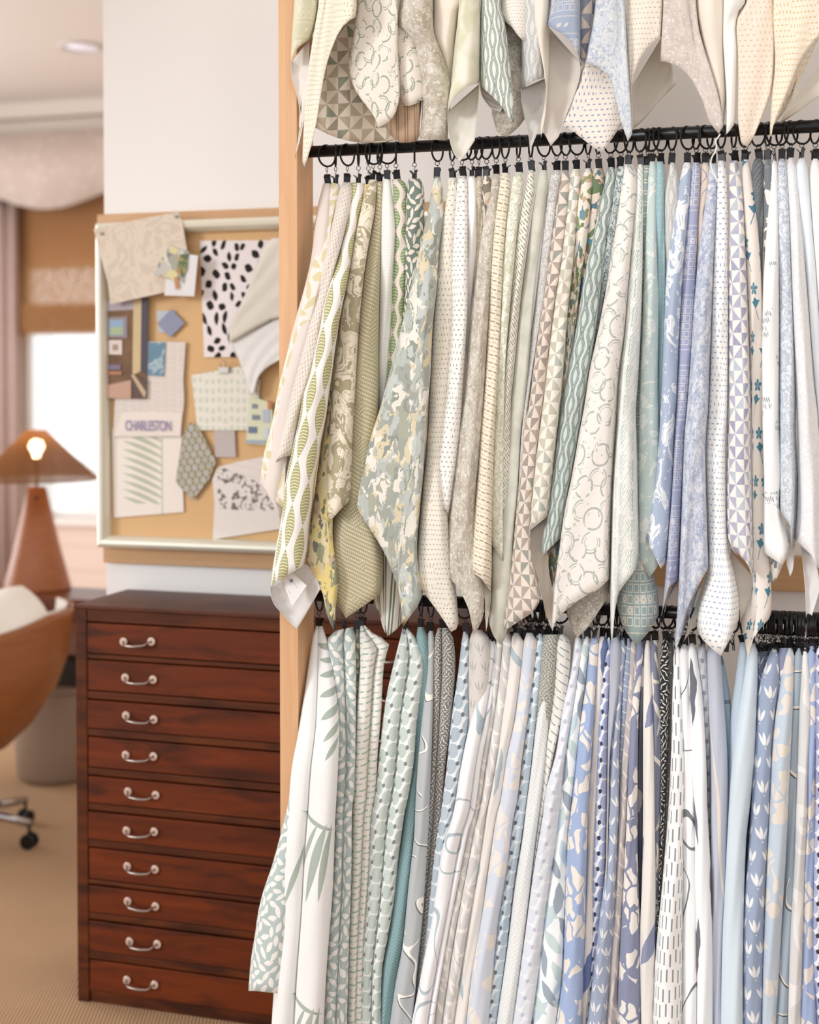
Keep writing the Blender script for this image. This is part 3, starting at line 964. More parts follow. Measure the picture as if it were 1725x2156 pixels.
U('u24', 'pinsage', 'square of pale sage pinwheel triangles folded back to a beige reverse', 40,
  '1206,356 1199,381 1193,457 1181,560 1168,636 1155,738 1142,840 1137,876 1125,978 1115,1080 1113,1116', '1222,356 1224,372 1217,432 1213,483 1206,560 1195,662 1188,764 1178,866 1174,901 1166,978 1158,1060 1155,1085', '1122,1104 1140,1095',
  flap=('1112,1120 1122,1182 1137,1233 1148,1290', '1150,1090 1152,1150 1157,1207 1166,1258 1165,1300', '1162,1326', dict(depth=.006, b=.015)), rev='c9bcab')
U('u25', 'greenfloral', 'cream square with green and blue sprigs, right of the sage pinwheel one', 16,
  '1232,354 1226,375 1219,407 1209,509 1199,611 1190,687 1181,789 1174,860', '1246,354 1250,372 1244,432 1236,509 1224,585 1216,662 1201,764 1190,850', '1176,930')
U('u26', 'darkfloral', 'dark teal and brown floral square deep between the sprigs and the ogee wave one', 5,
  '1250,354 1247,372 1240,450 1228,540 1214,640 1200,740 1190,840 1176,960 1160,1120 1154,1205', '1270,354 1275,372 1272,400 1257,483 1240,585 1224,680 1210,760 1196,860 1196,1000 1192,1120 1170,1200', '1154,1225 1160,1250', rev='b0aba6')
U('u27', 'ogee', 'pale blue square with dark green double ogee waves, ending short in a curl', 28,
  '1280,352 1276,365 1262,432 1247,509 1232,572 1222,636 1209,713 1193,789 1178,879 1172,914 1158,1029 1146,1105 1139,1160', '1293,352 1297,368 1290,432 1280,496 1269,572 1259,662 1249,738 1237,815 1229,863 1211,965 1196,1054 1184,1130', '1141,1170 1160,1152',
  flap=('1139,1172 1138,1182 1139,1188', '1184,1132 1178,1146 1160,1160', '1141,1192', dict(depth=.002)), rev='b9b2a8')
U('u28', 'bluedamask', 'narrow slate blue damask square left of the white ring print', 12,
  '1300,350 1296,372 1286,440 1276,500 1264,580 1252,680 1240,760', '1316,350 1320,372 1310,407 1303,470 1290,560 1277,611 1264,687 1256,751', '1244,820')
U('u29', 'rings', 'large white square with brushed grey rings and dots, wide hem curling at the tip', 44,
  '1315,346 1309,372 1300,448 1290,520 1276,611 1259,700 1242,777 1229,866 1222,900 1204,1003 1188,1080 1178,1156 1168,1233 1163,1297 1162,1318', '1334,346 1341,362 1340,408 1332,502 1324,596 1315,704 1305,784 1299,888 1290,1029 1286,1156 1285,1217', '1163,1328 1170,1309 1193,1284 1227,1258 1257,1243', rev='e8e6e2')
U('u29b', 'mottlegrey', 'grey speckled square with a green sprig corner, low behind the white ring print', -6,
  '1205,1060 1195,1160 1190,1250 1192,1290', '1290,1060 1288,1150 1286,1210 1284,1240', '1202,1316 1215,1344 1238,1322 1262,1286 1280,1256', rev='cfc8bf', wrap=.02,
  flap=('1214,1342 1222,1326 1244,1300', '1284,1242 1286,1262 1276,1290', '1232,1337 1258,1312', dict(depth=-.002, front=False)))
U('u30', 'fern', 'white square with mint fern herringbone right of the ring print, long narrow tail', 34,
  '1344,346 1339,375 1338,408 1330,502 1321,596 1312,704 1302,784 1297,888 1289,1029 1286,1156 1285,1220 1286,1330', '1354,346 1356,364 1354,488 1353,569 1349,704 1343,811 1339,863 1341,927 1344,1054 1346,1150 1343,1192', '1288,1353 1296,1284 1304,1246 1322,1222', rev='e6e4e0')
U('u31', 'blockteal', 'teal square block-printed with cream squares and a flower, hanging behind the fern one', 10,
  '1358,348 1354,368 1350,500 1345,650 1338,800 1334,950 1328,1080 1312,1190 1301,1250 1300,1280', '1369,348 1366,368 1362,500 1358,650 1354,800 1356,950 1366,1090 1374,1200 1386,1250 1388,1294', '1313,1322 1341,1360 1368,1328', rot=0.0)
U('u32', 'aqua', 'pale aqua square with soft white splashes, ending above the teal block print', 22,
  '1368,340 1365,367 1359,515 1354,650 1348,811 1346,901 1343,1029 1344,1156 1347,1189', '1380,340 1384,352 1383,488 1387,650 1386,811 1389,888 1392,1000 1396,1100 1390,1182', '1356,1203 1368,1214 1380,1200')
U('u33', 'tealdot', 'narrow teal square with pale spots beside the aqua splashed one', 14,
  '1384,340 1381,358 1381,488 1384,600 1385,760 1386,900', '1396,340 1400,358 1400,488 1402,620 1400,760 1396,900', '1390,980')
U('u34', 'ogeefine', 'beige square with thin blue wavy lines, short point between two blue ones', 6,
  '1412,342 1407,370 1400,421 1399,542 1398,640', '1420,342 1430,385 1432,430 1424,520 1412,640', '1400,700')
U('u35', 'splash', 'soft blue square with white splashes left of the periwinkle block print', 24,
  '1441,342 1436,358 1426,408 1416,488 1405,556 1400,650 1394,811 1391,863 1386,939 1372,1041 1358,1110 1356,1125', '1454,342 1457,355 1449,461 1439,569 1431,704 1426,838 1424,863 1417,1003 1410,1110 1405,1177', '1364,1144 1376,1166 1392,1197 1400,1186')
U('u36', 'blockperi', 'periwinkle square block-printed with little cream squares, curling to a long tail', 18,
  '1460,342 1456,360 1448,461 1438,569 1430,704 1425,838 1420,920 1413,1054 1405,1156 1400,1233 1395,1284', '1473,342 1477,355 1471,461 1466,569 1461,677 1454,784 1448,878 1445,900 1437,1054 1432,1215', '1399,1268 1408,1238 1424,1224',
  flap=('1395,1282 1391,1310 1388,1335', '1432,1217 1420,1226 1406,1262 1398,1300', '1387,1345', dict(depth=.002)), rev='c6c0bc')
U('u37', 'beigemotif', 'beige square with a thin grey motif half hidden left of the blue spotted one', 4,
  '1480,342 1477,360 1474,430 1468,520 1464,600', '1492,342 1496,360 1492,430 1484,520 1474,620', '1466,680')
U('u38', 'pebwater', 'blue and grey watercolour spotted square with a big turned-back corner', 30,
  '1494,344 1490,362 1480,448 1469,556 1461,650 1453,771 1445,878 1442,901 1435,1080 1430,1207 1425,1309 1420,1356', '1508,344 1511,355 1509,434 1504,542 1500,650 1496,757 1493,865 1491,876 1487,952 1491,1105 1494,1192', '1423,1366 1432,1345 1448,1279 1471,1233',
  flap=('1424,1367 1434,1340 1449,1280 1472,1234', '1494,1194 1489,1215 1480,1262 1466,1309', '1440,1352', dict(depth=.004)), rev='d9d8d4')
U('u39', 'bluestitch', 'white square with blue running-stitch dashes, widest and lowest tip of the right half', 38,
  '1513,338 1511,352 1507,461 1503,569 1498,704 1492,865 1488,940 1489,1029 1493,1156 1489,1215 1476,1258 1467,1305 1467,1320', '1526,338 1530,350 1533,461 1533,704 1532,865 1529,900 1528,1029 1532,1143 1544,1194 1556,1258 1556,1305', '1478,1344 1500,1366 1518,1381 1540,1340')
U('u40', 'pinlilac', 'square of lilac and cream pinwheel triangles right of the blue stitched one', 34,
  '1538,338 1535,350 1537,461 1534,623 1533,811 1532,876 1530,1003 1531,1131 1537,1151', '1553,338 1557,350 1566,434 1571,569 1576,704 1581,865 1580,900 1582,1003 1585,1105 1588,1200', '1558,1169 1578,1194 1586,1218',
  flap=('1538,1155 1546,1200 1556,1250 1558,1300', '1586,1215 1588,1240 1578,1270 1564,1300', '1559,1312', dict(depth=.008, b=.015)), rev='dacfc2')
U('u41', 'gingko', 'cream linen square with teal ginkgo leaves and a frayed tail at the tip', 24,
  '1564,336 1562,352 1566,450 1572,569 1577,704 1582,865 1584,1000 1586,1150 1585,1240 1572,1284 1560,1305', '1577,336 1582,355 1592,434 1601,542 1606,650 1609,838 1608,888 1612,1080 1620,1169 1624,1230 1625,1286', '1564,1330 1576,1386 1585,1345 1606,1318 1620,1302')
U('u42', 'charcoal', 'dark charcoal herringbone square in the gap right of the ginkgo one', 4,
  '1590,334 1584,350 1586,430 1592,520 1600,620', '1604,334 1609,350 1609,430 1607,520 1606,620', '1603,720')
U('u43', 'greyfloral', 'cream and slate floral square just left of the plain white one, dark corner showing below', 10,
  '1610,336 1606,352 1608,450 1608,569 1606,704 1604,850 1604,1000 1616,1140 1618,1200', '1624,336 1628,352 1630,450 1630,569 1634,704 1636,850 1640,1000 1648,1140 1650,1186', '1628,1228 1640,1210')
U('u44', 'grasses', 'bright white square with a few slate grass strokes, right of the slate floral one', 28,
  '1626,336 1622,350 1616,461 1609,569 1605,704 1605,865 1606,920 1609,1029 1607,1150', '1634,336 1638,350 1640,488 1641,677 1641,865 1642,900 1646,1003 1641,1060 1652,1110 1663,1143 1661,1168', '1611,1164 1630,1178 1648,1190')
U('u45', 'greyscroll', 'grey-blue scrollwork square right of the white grasses one', 20,
  '1642,334 1638,350 1638,488 1640,677 1640,865 1641,960 1642,1074', '1652,334 1657,350 1665,461 1671,623 1677,784 1677,865 1676,900 1680,1003 1678,1105 1674,1150', '1652,1088 1664,1106 1668,1150', wrap=.03,
  flap=('1655,1100 1656,1150 1657,1190', '1676,1120 1674,1160 1670,1200', '1664,1214', dict(depth=.002)), rev='e8e6e3')
U('u46', 'subtle', 'white tone-on-tone damask square second from the right edge', 26,
  '1660,332 1656,345 1662,450 1668,600 1674,760 1678,876 1680,1000 1678,1080 1674,1120 1674,1136', '1671,332 1677,345 1688,461 1701,623 1716,811 1723,863 1730,1000 1736,1150 1738,1200', '1690,1150 1708,1168 1724,1196',
  flap=('1686,1150 1692,1200 1696,1250 1698,1290', '1712,1172 1722,1200 1726,1240 1712,1290', '1695,1348', dict(depth=.012, b=.012)), rev='dedbd9')
U('u47', 'paleblue', 'pale ice-blue square near the right edge', 16,
  '1683,332 1676,350 1684,450 1698,600 1712,760 1722,863 1732,1000', '1694,332 1700,350 1714,500 1724,640 1740,800 1750,1000', '1738,1120')
U('u48', 'white', 'plain white square cut off by the right edge', 20,
  '1712,334 1706,360 1710,450 1718,560 1728,700 1740,900', '1722,334 1736,380 1752,500 1766,700 1776,900', '1758,1060')
# ------------------------------------------------------------------ lower rod
G2 = 'long fabric samples clipped to the lower rod'
D = lambda *a, **k: swatch(*a, **dict(dict(group=G2, drop=True, cat='fabric sample', wave=.003), **k))
D('d0', 'sageleaf', 'short sage cotton with white leaves behind the palm linen, raw hem at bottom left', 78,
  '650,1480 625,1570 607,1690 593,1749 573,1822 554,1878 544,1919 537,1968 529,2017 523,2086', '690,1480 670,1570 640,1690 625,1797 615,1919 605,2017 595,2092', '545,2087 570,2090', drop=False, wrap=.01)
D('d1', 'palm', 'white linen with a grey-green palm leaf, leftmost long sample beside the post', 90,
  '666,1318 661,1330 651,1390 642,1450 627,1548 614,1621 607,1706 597,1797 588,1943 578,2065 572,2156', '679,1318 683,1330 694,1365 706,1438 715,1523 713,1597 708,1694 706,1724 701,1870 688,2041 682,2156', folds=(.40,), bfac=.5, wrap=.015)
D('d2', 'sageleaf', 'sage cotton with scattered white leaves right of the palm linen', 52,
  '706,1328 690,1345 694,1400 700,1480 706,1597 702,1694 698,1800 694,1900 684,2041 676,2156', '744,1320 749,1335 750,1499 746,1670 742,1700 740,1846 735,1992 731,2156', folds=(.55,))
D('d2b', 'oliveleaf', 'dark olive leafy sample showing as a thin strip right of the sage one', 8,
  '748,1325 747,1345 746,1499 744,1670 740,1846 734,1992 730,2156', '757,1325 758,1345 757,1420 754,1499 752,1670 748,1846 742,1992 738,2156')
D('d3', 'greendash', 'cream sample with rows of green and grey dashes, top corner jutting right', 26,
  '759,1318 757,1335 758,1402 751,1499 746,1621 743,1706 741,1773 737,1919 730,2156', '768,1316 787,1334 815,1348 820,1356 809,1397 803,1499 796,1584 791,1670 783,1712 776,1846 766,1992 762,2156', folds=(.6,))
D('d4', 'pebsage', 'white sample of sage ovals and grey dots left of the teal strip', 22,
  '848,1322 845,1335 831,1390 812,1475 800,1572 790,1670 782,1712 774,1846 764,1992 760,2156', '858,1322 877,1346 893,1390 888,1450 878,1523 871,1609 859,1682 854,1700 839,1810 832,1883 818,1968 805,2041 803,2156', folds=(.5,))
D('d5', 'tealknit', 'teal knitted-look sample between the sage ovals and the grey ribbon print', 12,
  '880,1320 877,1340 880,1420 876,1523 868,1609 856,1682 846,1760 832,1860 822,1950 806,2041 800,2156', '892,1320 900,1341 903,1420 894,1523 884,1609 876,1700 862,1870 850,1992 836,2065 823,2156')
D('d6', 'ribbon', 'grey sample with looping white ribbon lines', 32,
  '902,1328 900,1345 899,1402 890,1499 880,1609 875,1694 872,1760 860,1870 848,1992 834,2065 821,2156', '912,1328 915,1341 913,1459 909,1586 905,1701 904,1724 892,1907 879,2041 869,2156')
D('d7', 'ricegrey', 'dark grey sample dense with pale rice grains', 16,
  '922,1322 916,1336 912,1459 908,1586 903,1701 897,1810 884,1930 874,2041 864,2156', '944,1322 955,1345 959,1408 948,1535 938,1612 930,1714 926,1751 912,1853 899,1981 887,2057 878,2156', folds=(.38,))
D('d8', 'pebblue', 'white sample of blue-grey ovals and dots, left of the birdfoot print', 24,
  '976,1330 973,1345 964,1420 951,1510 941,1612 928,1714 919,1766 908,1853 895,1981 884,2057 870,2156', '984,1330 988,1345 988,1433 988,1510 978,1586 962,1688 956,1713 944,1789 930,1891 915,1981 900,2100')
D('d9', 'birdfoot', 'warm grey sample with thin birdfoot marks left of the white lined one', 14,
  '996,1326 989,1343 985,1433 984,1535 974,1640 960,1740', '1014,1326 1030,1342 1034,1420 1026,1500 1010,1600 986,1740')
D('d10', 'bluelines', 'bright white sample with thin pale blue line drawing', 44,
  '1030,1346 1028,1372 1008,1459 987,1535 969,1624 954,1714 931,1789 911,1930 893,2019 880,2088 866,2156', '1040,1346 1048,1360 1040,1446 1030,1522 1015,1599 999,1714 989,1738 966,1853 941,1981 920,2108 914,2156', folds=(.72,))
D('d11', 'greyfern', 'warm grey sample with white fern fronds right of the white lined one', 28,
  '1046,1338 1044,1372 1036,1446 1026,1522 1012,1599 996,1714 986,1738 962,1853 937,1981 918,2108 912,2156', '1072,1334 1078,1350 1071,1433 1058,1522 1048,1586 1033,1675 1027,1700 1015,1789 997,1891 981,1993 957,2156', folds=(.4,))
D('d12', 'creamstroke', 'cream sample with a few long blue-grey strokes', 24,
  '1080,1332 1076,1352 1066,1440 1054,1522 1044,1586 1030,1675 1024,1710 1012,1789 994,1891 978,1993 954,2156', '1092,1332 1103,1350 1094,1446 1084,1522 1068,1599 1055,1688 1048,1713 1035,1802 1017,1930 997,2044 984,2156')
D('d13', 'lilacshape', 'pale lilac-blue sample with cream cut-out shapes', 30,
  '1108,1332 1102,1350 1092,1446 1082,1522 1066,1599 1053,1688 1046,1713 1033,1802 1015,1930 995,2044 982,2156', '1122,1332 1132,1346 1122,1433 1112,1510 1101,1586 1089,1688 1081,1725 1068,1828 1050,1942 1037,2070 1029,2156')
D('d14', 'pebdots', 'narrow white sample of blue ovals and dark dots right of the lilac cut-out one', 20,
  '1130,1334 1128,1350 1119,1433 1109,1510 1098,1586 1086,1688 1078,1725 1065,1828 1047,1942 1034,2070 1026,2156', '1142,1334 1147,1348 1140,1433 1127,1535 1117,1624 1106,1714 1099,1764 1083,1866 1068,1993 1050,2134')
D('d15b', 'ricedark', 'grey-olive rice grain sample, a thin shaded strip left of the slanted dash one', 6,  # darker strip, its colour stands for the shade of the crease
  '1144,1336 1142,1350 1134,1433 1124,1535 1114,1624 1103,1714 1094,1800 1080,1900 1062,2010 1046,2134', '1182,1336 1180,1350 1173,1433 1160,1561 1146,1701 1136,1777 1122,1891 1108,2019 1090,2156')
D('d15', 'ricewhite', 'white and pale grey rice grain sample', 26,
  '1148,1338 1146,1356 1140,1433 1128,1535 1118,1624 1106,1714 1100,1764 1084,1866 1069,1993 1049,2134', '1164,1338 1171,1350 1165,1433 1152,1561 1137,1701 1127,1777 1114,1891 1099,2019 1083,2156')
D('d16', 'slantdash', 'cream sample with slanting blue-grey dashes, wide at the top', 20,
  '1170,1338 1168,1350 1166,1433 1160,1500 1150,1561 1140,1640 1130,1740', '1192,1334 1201,1348 1202,1395 1192,1471 1178,1535 1164,1599 1140,1740')
D('d17', 'peblilac', 'very pale lilac sample of ovals right of the slanted dash one', 34,
  '1212,1342 1209,1358 1200,1420 1186,1484 1171,1586 1150,1663 1143,1719 1125,1828 1104,1981 1079,2156', '1222,1342 1228,1353 1216,1433 1206,1497 1193,1586 1180,1701 1170,1777 1152,1904 1137,2032 1119,2156')
D('d18', 'bluebrush', 'white sample with blue and grey brush strokes left of the cornflower one', 24,
  '1232,1340 1226,1352 1214,1433 1203,1497 1190,1586 1177,1701 1167,1777 1149,1904 1134,2032 1116,2156', '1240,1340 1242,1354 1233,1433 1223,1522 1213,1624 1203,1714 1198,1751 1191,1930 1186,2057 1173,2156')
D('d19', 'cornflower', 'cornflower blue sample with cream cut-out shapes, left of the cream indigo one', 32,
  '1250,1338 1242,1352 1235,1433 1222,1522 1211,1624 1201,1714 1196,1760 1189,1930 1184,2057 1171,2156', '1258,1338 1262,1352 1254,1459 1246,1586 1238,1714 1236,1802 1232,1955 1227,2083 1225,2156')
D('d20', 'indigoblob', 'cream sample with a few indigo blobs left of the periwinkle ovals', 16,
  '1264,1340 1260,1356 1252,1459 1244,1586 1235,1714 1233,1802 1229,1955 1224,2083 1222,2156', '1276,1340 1283,1356 1276,1395 1268,1484 1262,1586 1258,1714 1254,1853 1250,2032 1240,2156')
D('d21', 'pebperi', 'white sample of periwinkle ovals and black dots in the middle of the lower rod', 22,
  '1280,1342 1276,1360 1266,1440 1260,1535 1256,1620 1254,1714 1248,1853 1246,1981 1242,2083 1234,2156', '1287,1342 1288,1360 1284,1440 1280,1535 1278,1640 1277,1714 1275,1828 1259,1981 1249,2083 1242,2156')
D('d22', 'lilacplain', 'smooth lilac-grey sample with one cream curve', 34,
  '1288,1344 1284,1368 1283,1440 1281,1525 1280,1603 1279,1660', '1304,1340 1310,1362 1303,1448 1292,1525 1284,1603 1282,1680')
D('d23', 'tulipblue', 'dusty blue sample with white tulip strokes left of the taupe scribble', 24,
  '1308,1342 1304,1366 1299,1440 1290,1525 1284,1603 1280,1714 1275,1828 1263,1930 1252,2032 1236,2156', '1316,1342 1319,1368 1312,1435 1305,1564 1303,1719 1302,1726 1295,1932 1286,2035 1278,2156')
D('d24', 'bluelinear', 'narrow dusty blue sample with pale dashes beside the tulip one', 12,
  '1320,1344 1318,1368 1311,1440 1305,1540 1300,1660', '1328,1344 1331,1366 1328,1440 1322,1538 1312,1667')
D('d25', 'taupescrib', 'mauve taupe sample scribbled with cream lines', 18,
  '1330,1346 1326,1368 1322,1440 1316,1512 1308,1615 1302,1719 1300,1760 1292,1932 1284,2035 1276,2156', '1338,1346 1341,1366 1338,1440 1332,1512 1326,1615 1322,1719 1321,1739 1313,1906 1305,2061 1302,2156')
D('d26', 'indigoshard', 'indigo-grey sample with large white cut-out shards', 28,
  '1342,1346 1338,1368 1334,1440 1328,1512 1324,1615 1320,1719 1319,1739 1311,1906 1303,2061 1300,2156', '1352,1346 1356,1368 1350,1440 1345,1499 1343,1719 1344,1829 1349,1984 1350,2156')
D('d27', 'slate', 'narrow dark slate sample in the shaded gap right of the indigo shards', 8,
  '1350,1350 1347,1372 1344,1499 1341,1719 1342,1829 1345,1984 1348,2156', '1360,1350 1359,1372 1358,1486 1357,1620 1356,1777 1354,1984 1356,2156')
D('d28', 'creamindigo', 'cream sample with indigo blots left of the slate floral one', 30,
  '1360,1348 1356,1372 1355,1435 1354,1560 1354,1719 1352,1855 1347,1984 1349,2156', '1368,1348 1370,1372 1374,1470 1377,1564 1379,1719 1381,1855 1380,1984 1379,2156')
D('d29', 'slatefloral', 'slate sample with cream petals left of the black rice one', 20,
  '1372,1348 1368,1372 1372,1470 1374,1564 1376,1719 1378,1855 1377,1984 1376,2156', '1386,1348 1385,1372 1388,1420 1393,1512 1393,1719 1392,1803 1386,1958 1384,2156')
D('d30', 'riceblack', 'black sample with white rice grains, darkest on the lower rod', 24,
  '1396,1344 1392,1366 1390,1430 1390,1512 1392,1620 1390,1719 1389,1803 1383,1958 1380,2060', '1406,1344 1410,1366 1409,1440 1408,1512 1401,1667 1400,1719 1396,1803 1388,1958 1384,2060', folds=())
D('d31', 'charspeck', 'charcoal sample flecked with grey beside the black rice one', 14,
  '1410,1346 1406,1372 1404,1440 1402,1512 1398,1640 1394,1760 1386,1880 1378,2009', '1416,1346 1419,1372 1419,1440 1418,1512 1413,1693 1408,1752 1395,1880 1384,2009')
D('d32', 'dashwhite', 'white sample with upright grey dashes in slanting columns', 36,
  '1424,1362 1418,1376 1416,1440 1414,1560 1410,1660 1406,1726 1393,1880 1381,2009 1375,2156', '1430,1362 1434,1376 1437,1486 1441,1615 1439,1719 1439,1829 1438,2009 1437,2156')
D('d33', 'linewhite', 'white sample with thin charcoal contour lines right of the dashed one', 32,
  '1436,1356 1431,1370 1434,1486 1438,1615 1436,1719 1436,1829 1436,2009 1435,2156', '1445,1356 1450,1366 1457,1512 1463,1667 1465,1719 1466,1855 1470,2009 1470,2156')
D('d34', 'boldstroke', 'white sample with a few bold slate brush strokes', 38,
  '1452,1354 1448,1368 1454,1512 1460,1667 1462,1719 1463,1855 1467,2009 1467,2156', '1462,1354 1467,1368 1479,1460 1487,1590 1491,1719 1497,1829 1501,2009 1501,2156', folds=())
D('d35', 'pebgrey', 'narrow grey sample of faint ovals between the bold stroke and the lavender ones', 14,
  '1472,1356 1468,1372 1476,1460 1484,1590 1488,1719 1494,1860', '1484,1356 1489,1372 1494,1460 1499,1590 1501,1719 1503,1860')
D('d36', 'lavender', 'smooth lavender-grey sample with a cream curve near its top', 30,
  '1492,1358 1488,1376 1491,1460 1496,1590 1497,1719 1498,1829 1499,2009 1500,2156', '1510,1356 1518,1376 1526,1486 1532,1590 1534,1719 1532,1777 1527,1880 1522,1984 1519,2156')
D('d37', 'slateblue', 'slate blue sample standing deep in the gap left of the ribbed pale blue one', 4,
  '1508,1366 1510,1380 1514,1480 1520,1590 1526,1700', '1514,1366 1524,1390 1540,1486 1544,1590 1540,1700')
D('d38b', 'ribblue2', 'grey-blue ribbed sample folded behind the paler ribbed one', 18,
  '1558,1352 1556,1372 1548,1435 1538,1512 1534,1615 1531,1719', '1570,1352 1574,1376 1572,1435 1566,1512 1556,1615 1548,1719')
D('d38', 'ribblue', 'pale blue fine-ribbed sample, broad and smooth, right of the lavender one', 36,
  '1576,1358 1572,1380 1564,1435 1552,1512 1541,1615 1534,1719 1531,1777 1526,1880 1521,1984 1518,2156', '1590,1354 1597,1372 1595,1460 1589,1590 1580,1693 1572,1764 1567,1906 1565,2035 1566,2156')
D('d39', 'navy', 'dark navy sample in the shaded gap left of the slate tulip one', 4,  # dark strip, its colour stands for the shade in the gap
  '1596,1372 1592,1400 1588,1500 1584,1600 1576,1700 1568,1800 1562,1950 1562,2100', '1618,1372 1614,1400 1602,1500 1594,1600 1588,1700 1584,1800 1578,1950 1574,2100')
D('d40', 'tulipslate', 'slate blue sample with rows of white tulip strokes', 28,
  '1624,1364 1616,1386 1600,1435 1592,1538 1584,1641 1581,1719 1577,1777 1566,1932 1565,2156', '1634,1364 1642,1376 1641,1435 1628,1538 1623,1641 1620,1719 1617,1777 1612,1906 1608,2035 1606,2156')
D('d40b', 'indigoshard', 'dark indigo sample seen just below the bunched clips right of the slate tulip one', 2,
  '1642,1364 1638,1380 1634,1470 1626,1570', '1662,1364 1662,1380 1654,1470 1640,1570')
D('d41', 'paleshard', 'pale blue sample with cream shards near the right edge', 32,
  '1658,1362 1650,1378 1642,1435 1629,1538 1622,1641 1619,1719 1616,1777 1611,1906 1607,2035 1605,2156', '1668,1362 1674,1374 1669,1512 1664,1615 1659,1719 1654,1829 1646,1958 1635,2156')
D('d42', 'ribbonblue', 'blue-grey sample with cream and black ribbon lines', 22,
  '1678,1364 1672,1380 1666,1512 1661,1615 1656,1719 1651,1829 1643,1958 1632,2156', '1686,1364 1692,1380 1684,1512 1679,1667 1678,1719 1674,1829 1666,1984 1661,2156')
D('d43', 'greigeleaf', 'light greige sample with faint leaf outlines', 26,
  '1693,1362 1688,1376 1682,1512 1677,1667 1675,1719 1671,1829 1663,1984 1658,2156', '1698,1362 1703,1376 1708,1486 1702,1615 1701,1719 1697,1803 1692,1984 1688,2156')
D('d44', 'blueshard', 'cornflower blue sample with cream shards, next to the right edge', 24,
  '1704,1360 1700,1374 1704,1486 1699,1615 1698,1719 1695,1803 1690,1984 1685,2156', '1714,1360 1719,1374 1720,1486 1719,1615 1719,1719 1716,1803 1714,1984 1719,2156')
D('d45', 'pebperi', 'periwinkle ovals and black dots sample cut by the right edge', 20,
  '1722,1360 1716,1374 1717,1486 1716,1615 1716,1719 1713,1803 1711,1984 1716,2156', '1732,1360 1742,1374 1746,1486 1746,1615 1744,1719 1742,1803 1742,1984 1744,2156')
# ------------------------------------------------------------------ top rod (the rod itself is above the frame)
G3 = 'memo squares hanging down from the rod above the frame'
T = lambda *a, **k: swatch(*a, **dict(dict(group=G3, top=True), **k))
T('t1', 'blockolive', 'pale olive block-printed square folded back beside the post, leftmost of the top row', 78,
  '620,0 616,60 614,95 612,130', '671,0 668,40 660,70 652,84', '622,108 636,94',
  flap=('612,132 614,160 625,200 633,240 634,269', '652,85 650,150 646,210 641,250 633,290', '626,318 622,333', dict(depth=.003)), rev='e3dbd2', wrap=.012)
T('t2', 'olivedots', 'ivory square with olive dot dashes and a very long thin tip over the post', 95,
  '672,0 661,67 650,140 646,180 641,250 638,303 637,340', '751,0 751,18 748,37', '641,352 652,319 664,270 675,205 683,160 693,118 714,67 734,44', bmax=.02, wave=.0, wrap=.012)
T('t3', 'pintaupe', 'big taupe and cream pinwheel square curving down almost to the middle rod', 4,
  '676,0 672,80 668,180 664,250 664,269', '880,0 892,80 892,180 884,230', '698,286 730,296 760,301 800,300 836,294 864,262', bmax=.02)
T('t3b', 'brownstripe', 'small brown striped corner showing under the taupe pinwheel one', -14,
  '800,60 804,180 806,250', '892,60 890,170 888,222', '820,282 842,300 880,296 884,260', wrap=.01)
T('t4', 'ringsgreen', 'cream square with broken grey-green rings, pointed tip over the pinwheel one', 46,
  '752,0 745,67 735,134 734,151 741,175', '838,0 838,101 842,170 842,202', '752,196 768,219 788,245 796,269 815,259 832,240', rev='e3dbd0', bmax=.02)
T('t5', 'ringsgreen', 'shaded cream ring-print square half hidden right of the bright ring one', 14,
  '822,0 824,100 832,190 838,222', '872,0 884,84 898,150 900,205', '866,222')
T('t6', 'taupemottle', 'grey-beige mottled square with an open sweeping hem above the middle rod', 30,
  '840,0 834,50 842,64 859,74 872,98 876,118 886,168 890,235 884,292', '912,0 914,67 930,110 938,134 950,168 948,230 942,296', '912,294', rev='d2c9bf')
T('t7', 'ivory', 'beige linen square with its turned edge left of the yellow-green floral', 12,
  '912,0 912,40 911,64 916,91 933,134 946,160', '982,0 970,20 962,60 955,120 952,160', '950,172', rev='cfc5bb')
T('t8', 'yellowgreen', 'soft yellow-green square rolled to a long pale pointed curl in front of the middle rod', 58,
  '967,0 960,84 952,168 944,215 942,238', '1012,0 1012,60 1011,120 1010,175', '952,212 967,195 986,182',
  flap=('942,236 943,265 948,300 956,325', '1010,177 1008,210 1004,256 1000,296', '968,342 982,324', dict(depth=.004, b=.02)), rev='dad6c8')
T('t9', 'ogeedark', 'white square with dark green ogee waves and a frayed tip', 44,
  '1013,0 1010,101 1010,150 1010,171', '1052,0 1064,50 1074,134 1081,200 1082,240', '1018,186 1031,198 1057,225 1070,246 1083,260', rev='d9d4cc',
  flap=('1010,174 1014,200 1022,214', '1058,227 1056,232 1054,236', '1036,230', dict(depth=.004)))
T('t10', 'greydash', 'cream square with tiny grey dashes cut short behind the curled blue one', 22,
  '1052,0 1050,20 1051,30', '1122,0 1122,50 1120,67', '1064,46 1078,57 1090,74 1104,88 1112,80')
T('t10b', 'mottlegrey', 'dark mottled square in shadow left of the curled ogee one', -20,  # sheet put where only brown shade lies between its neighbours
  '1036,60 1034,160 1036,240', '1106,60 1108,160 1106,250', '1050,282 1068,288 1090,270', wrap=.01)
T('t11', 'ogeefine', 'cream square with blue-grey ogee waves curled open to its grey reverse', 38,
  '1100,0 1099,84 1099,150 1098,185', '1152,0 1148,60 1146,120 1145,165', '1108,180 1124,170',
  flap=('1097,188 1098,215 1105,250 1114,290', '1147,166 1152,200 1146,236 1128,290', '1116,318', dict(depth=.004, b=.018)), rev='c9c5c0')
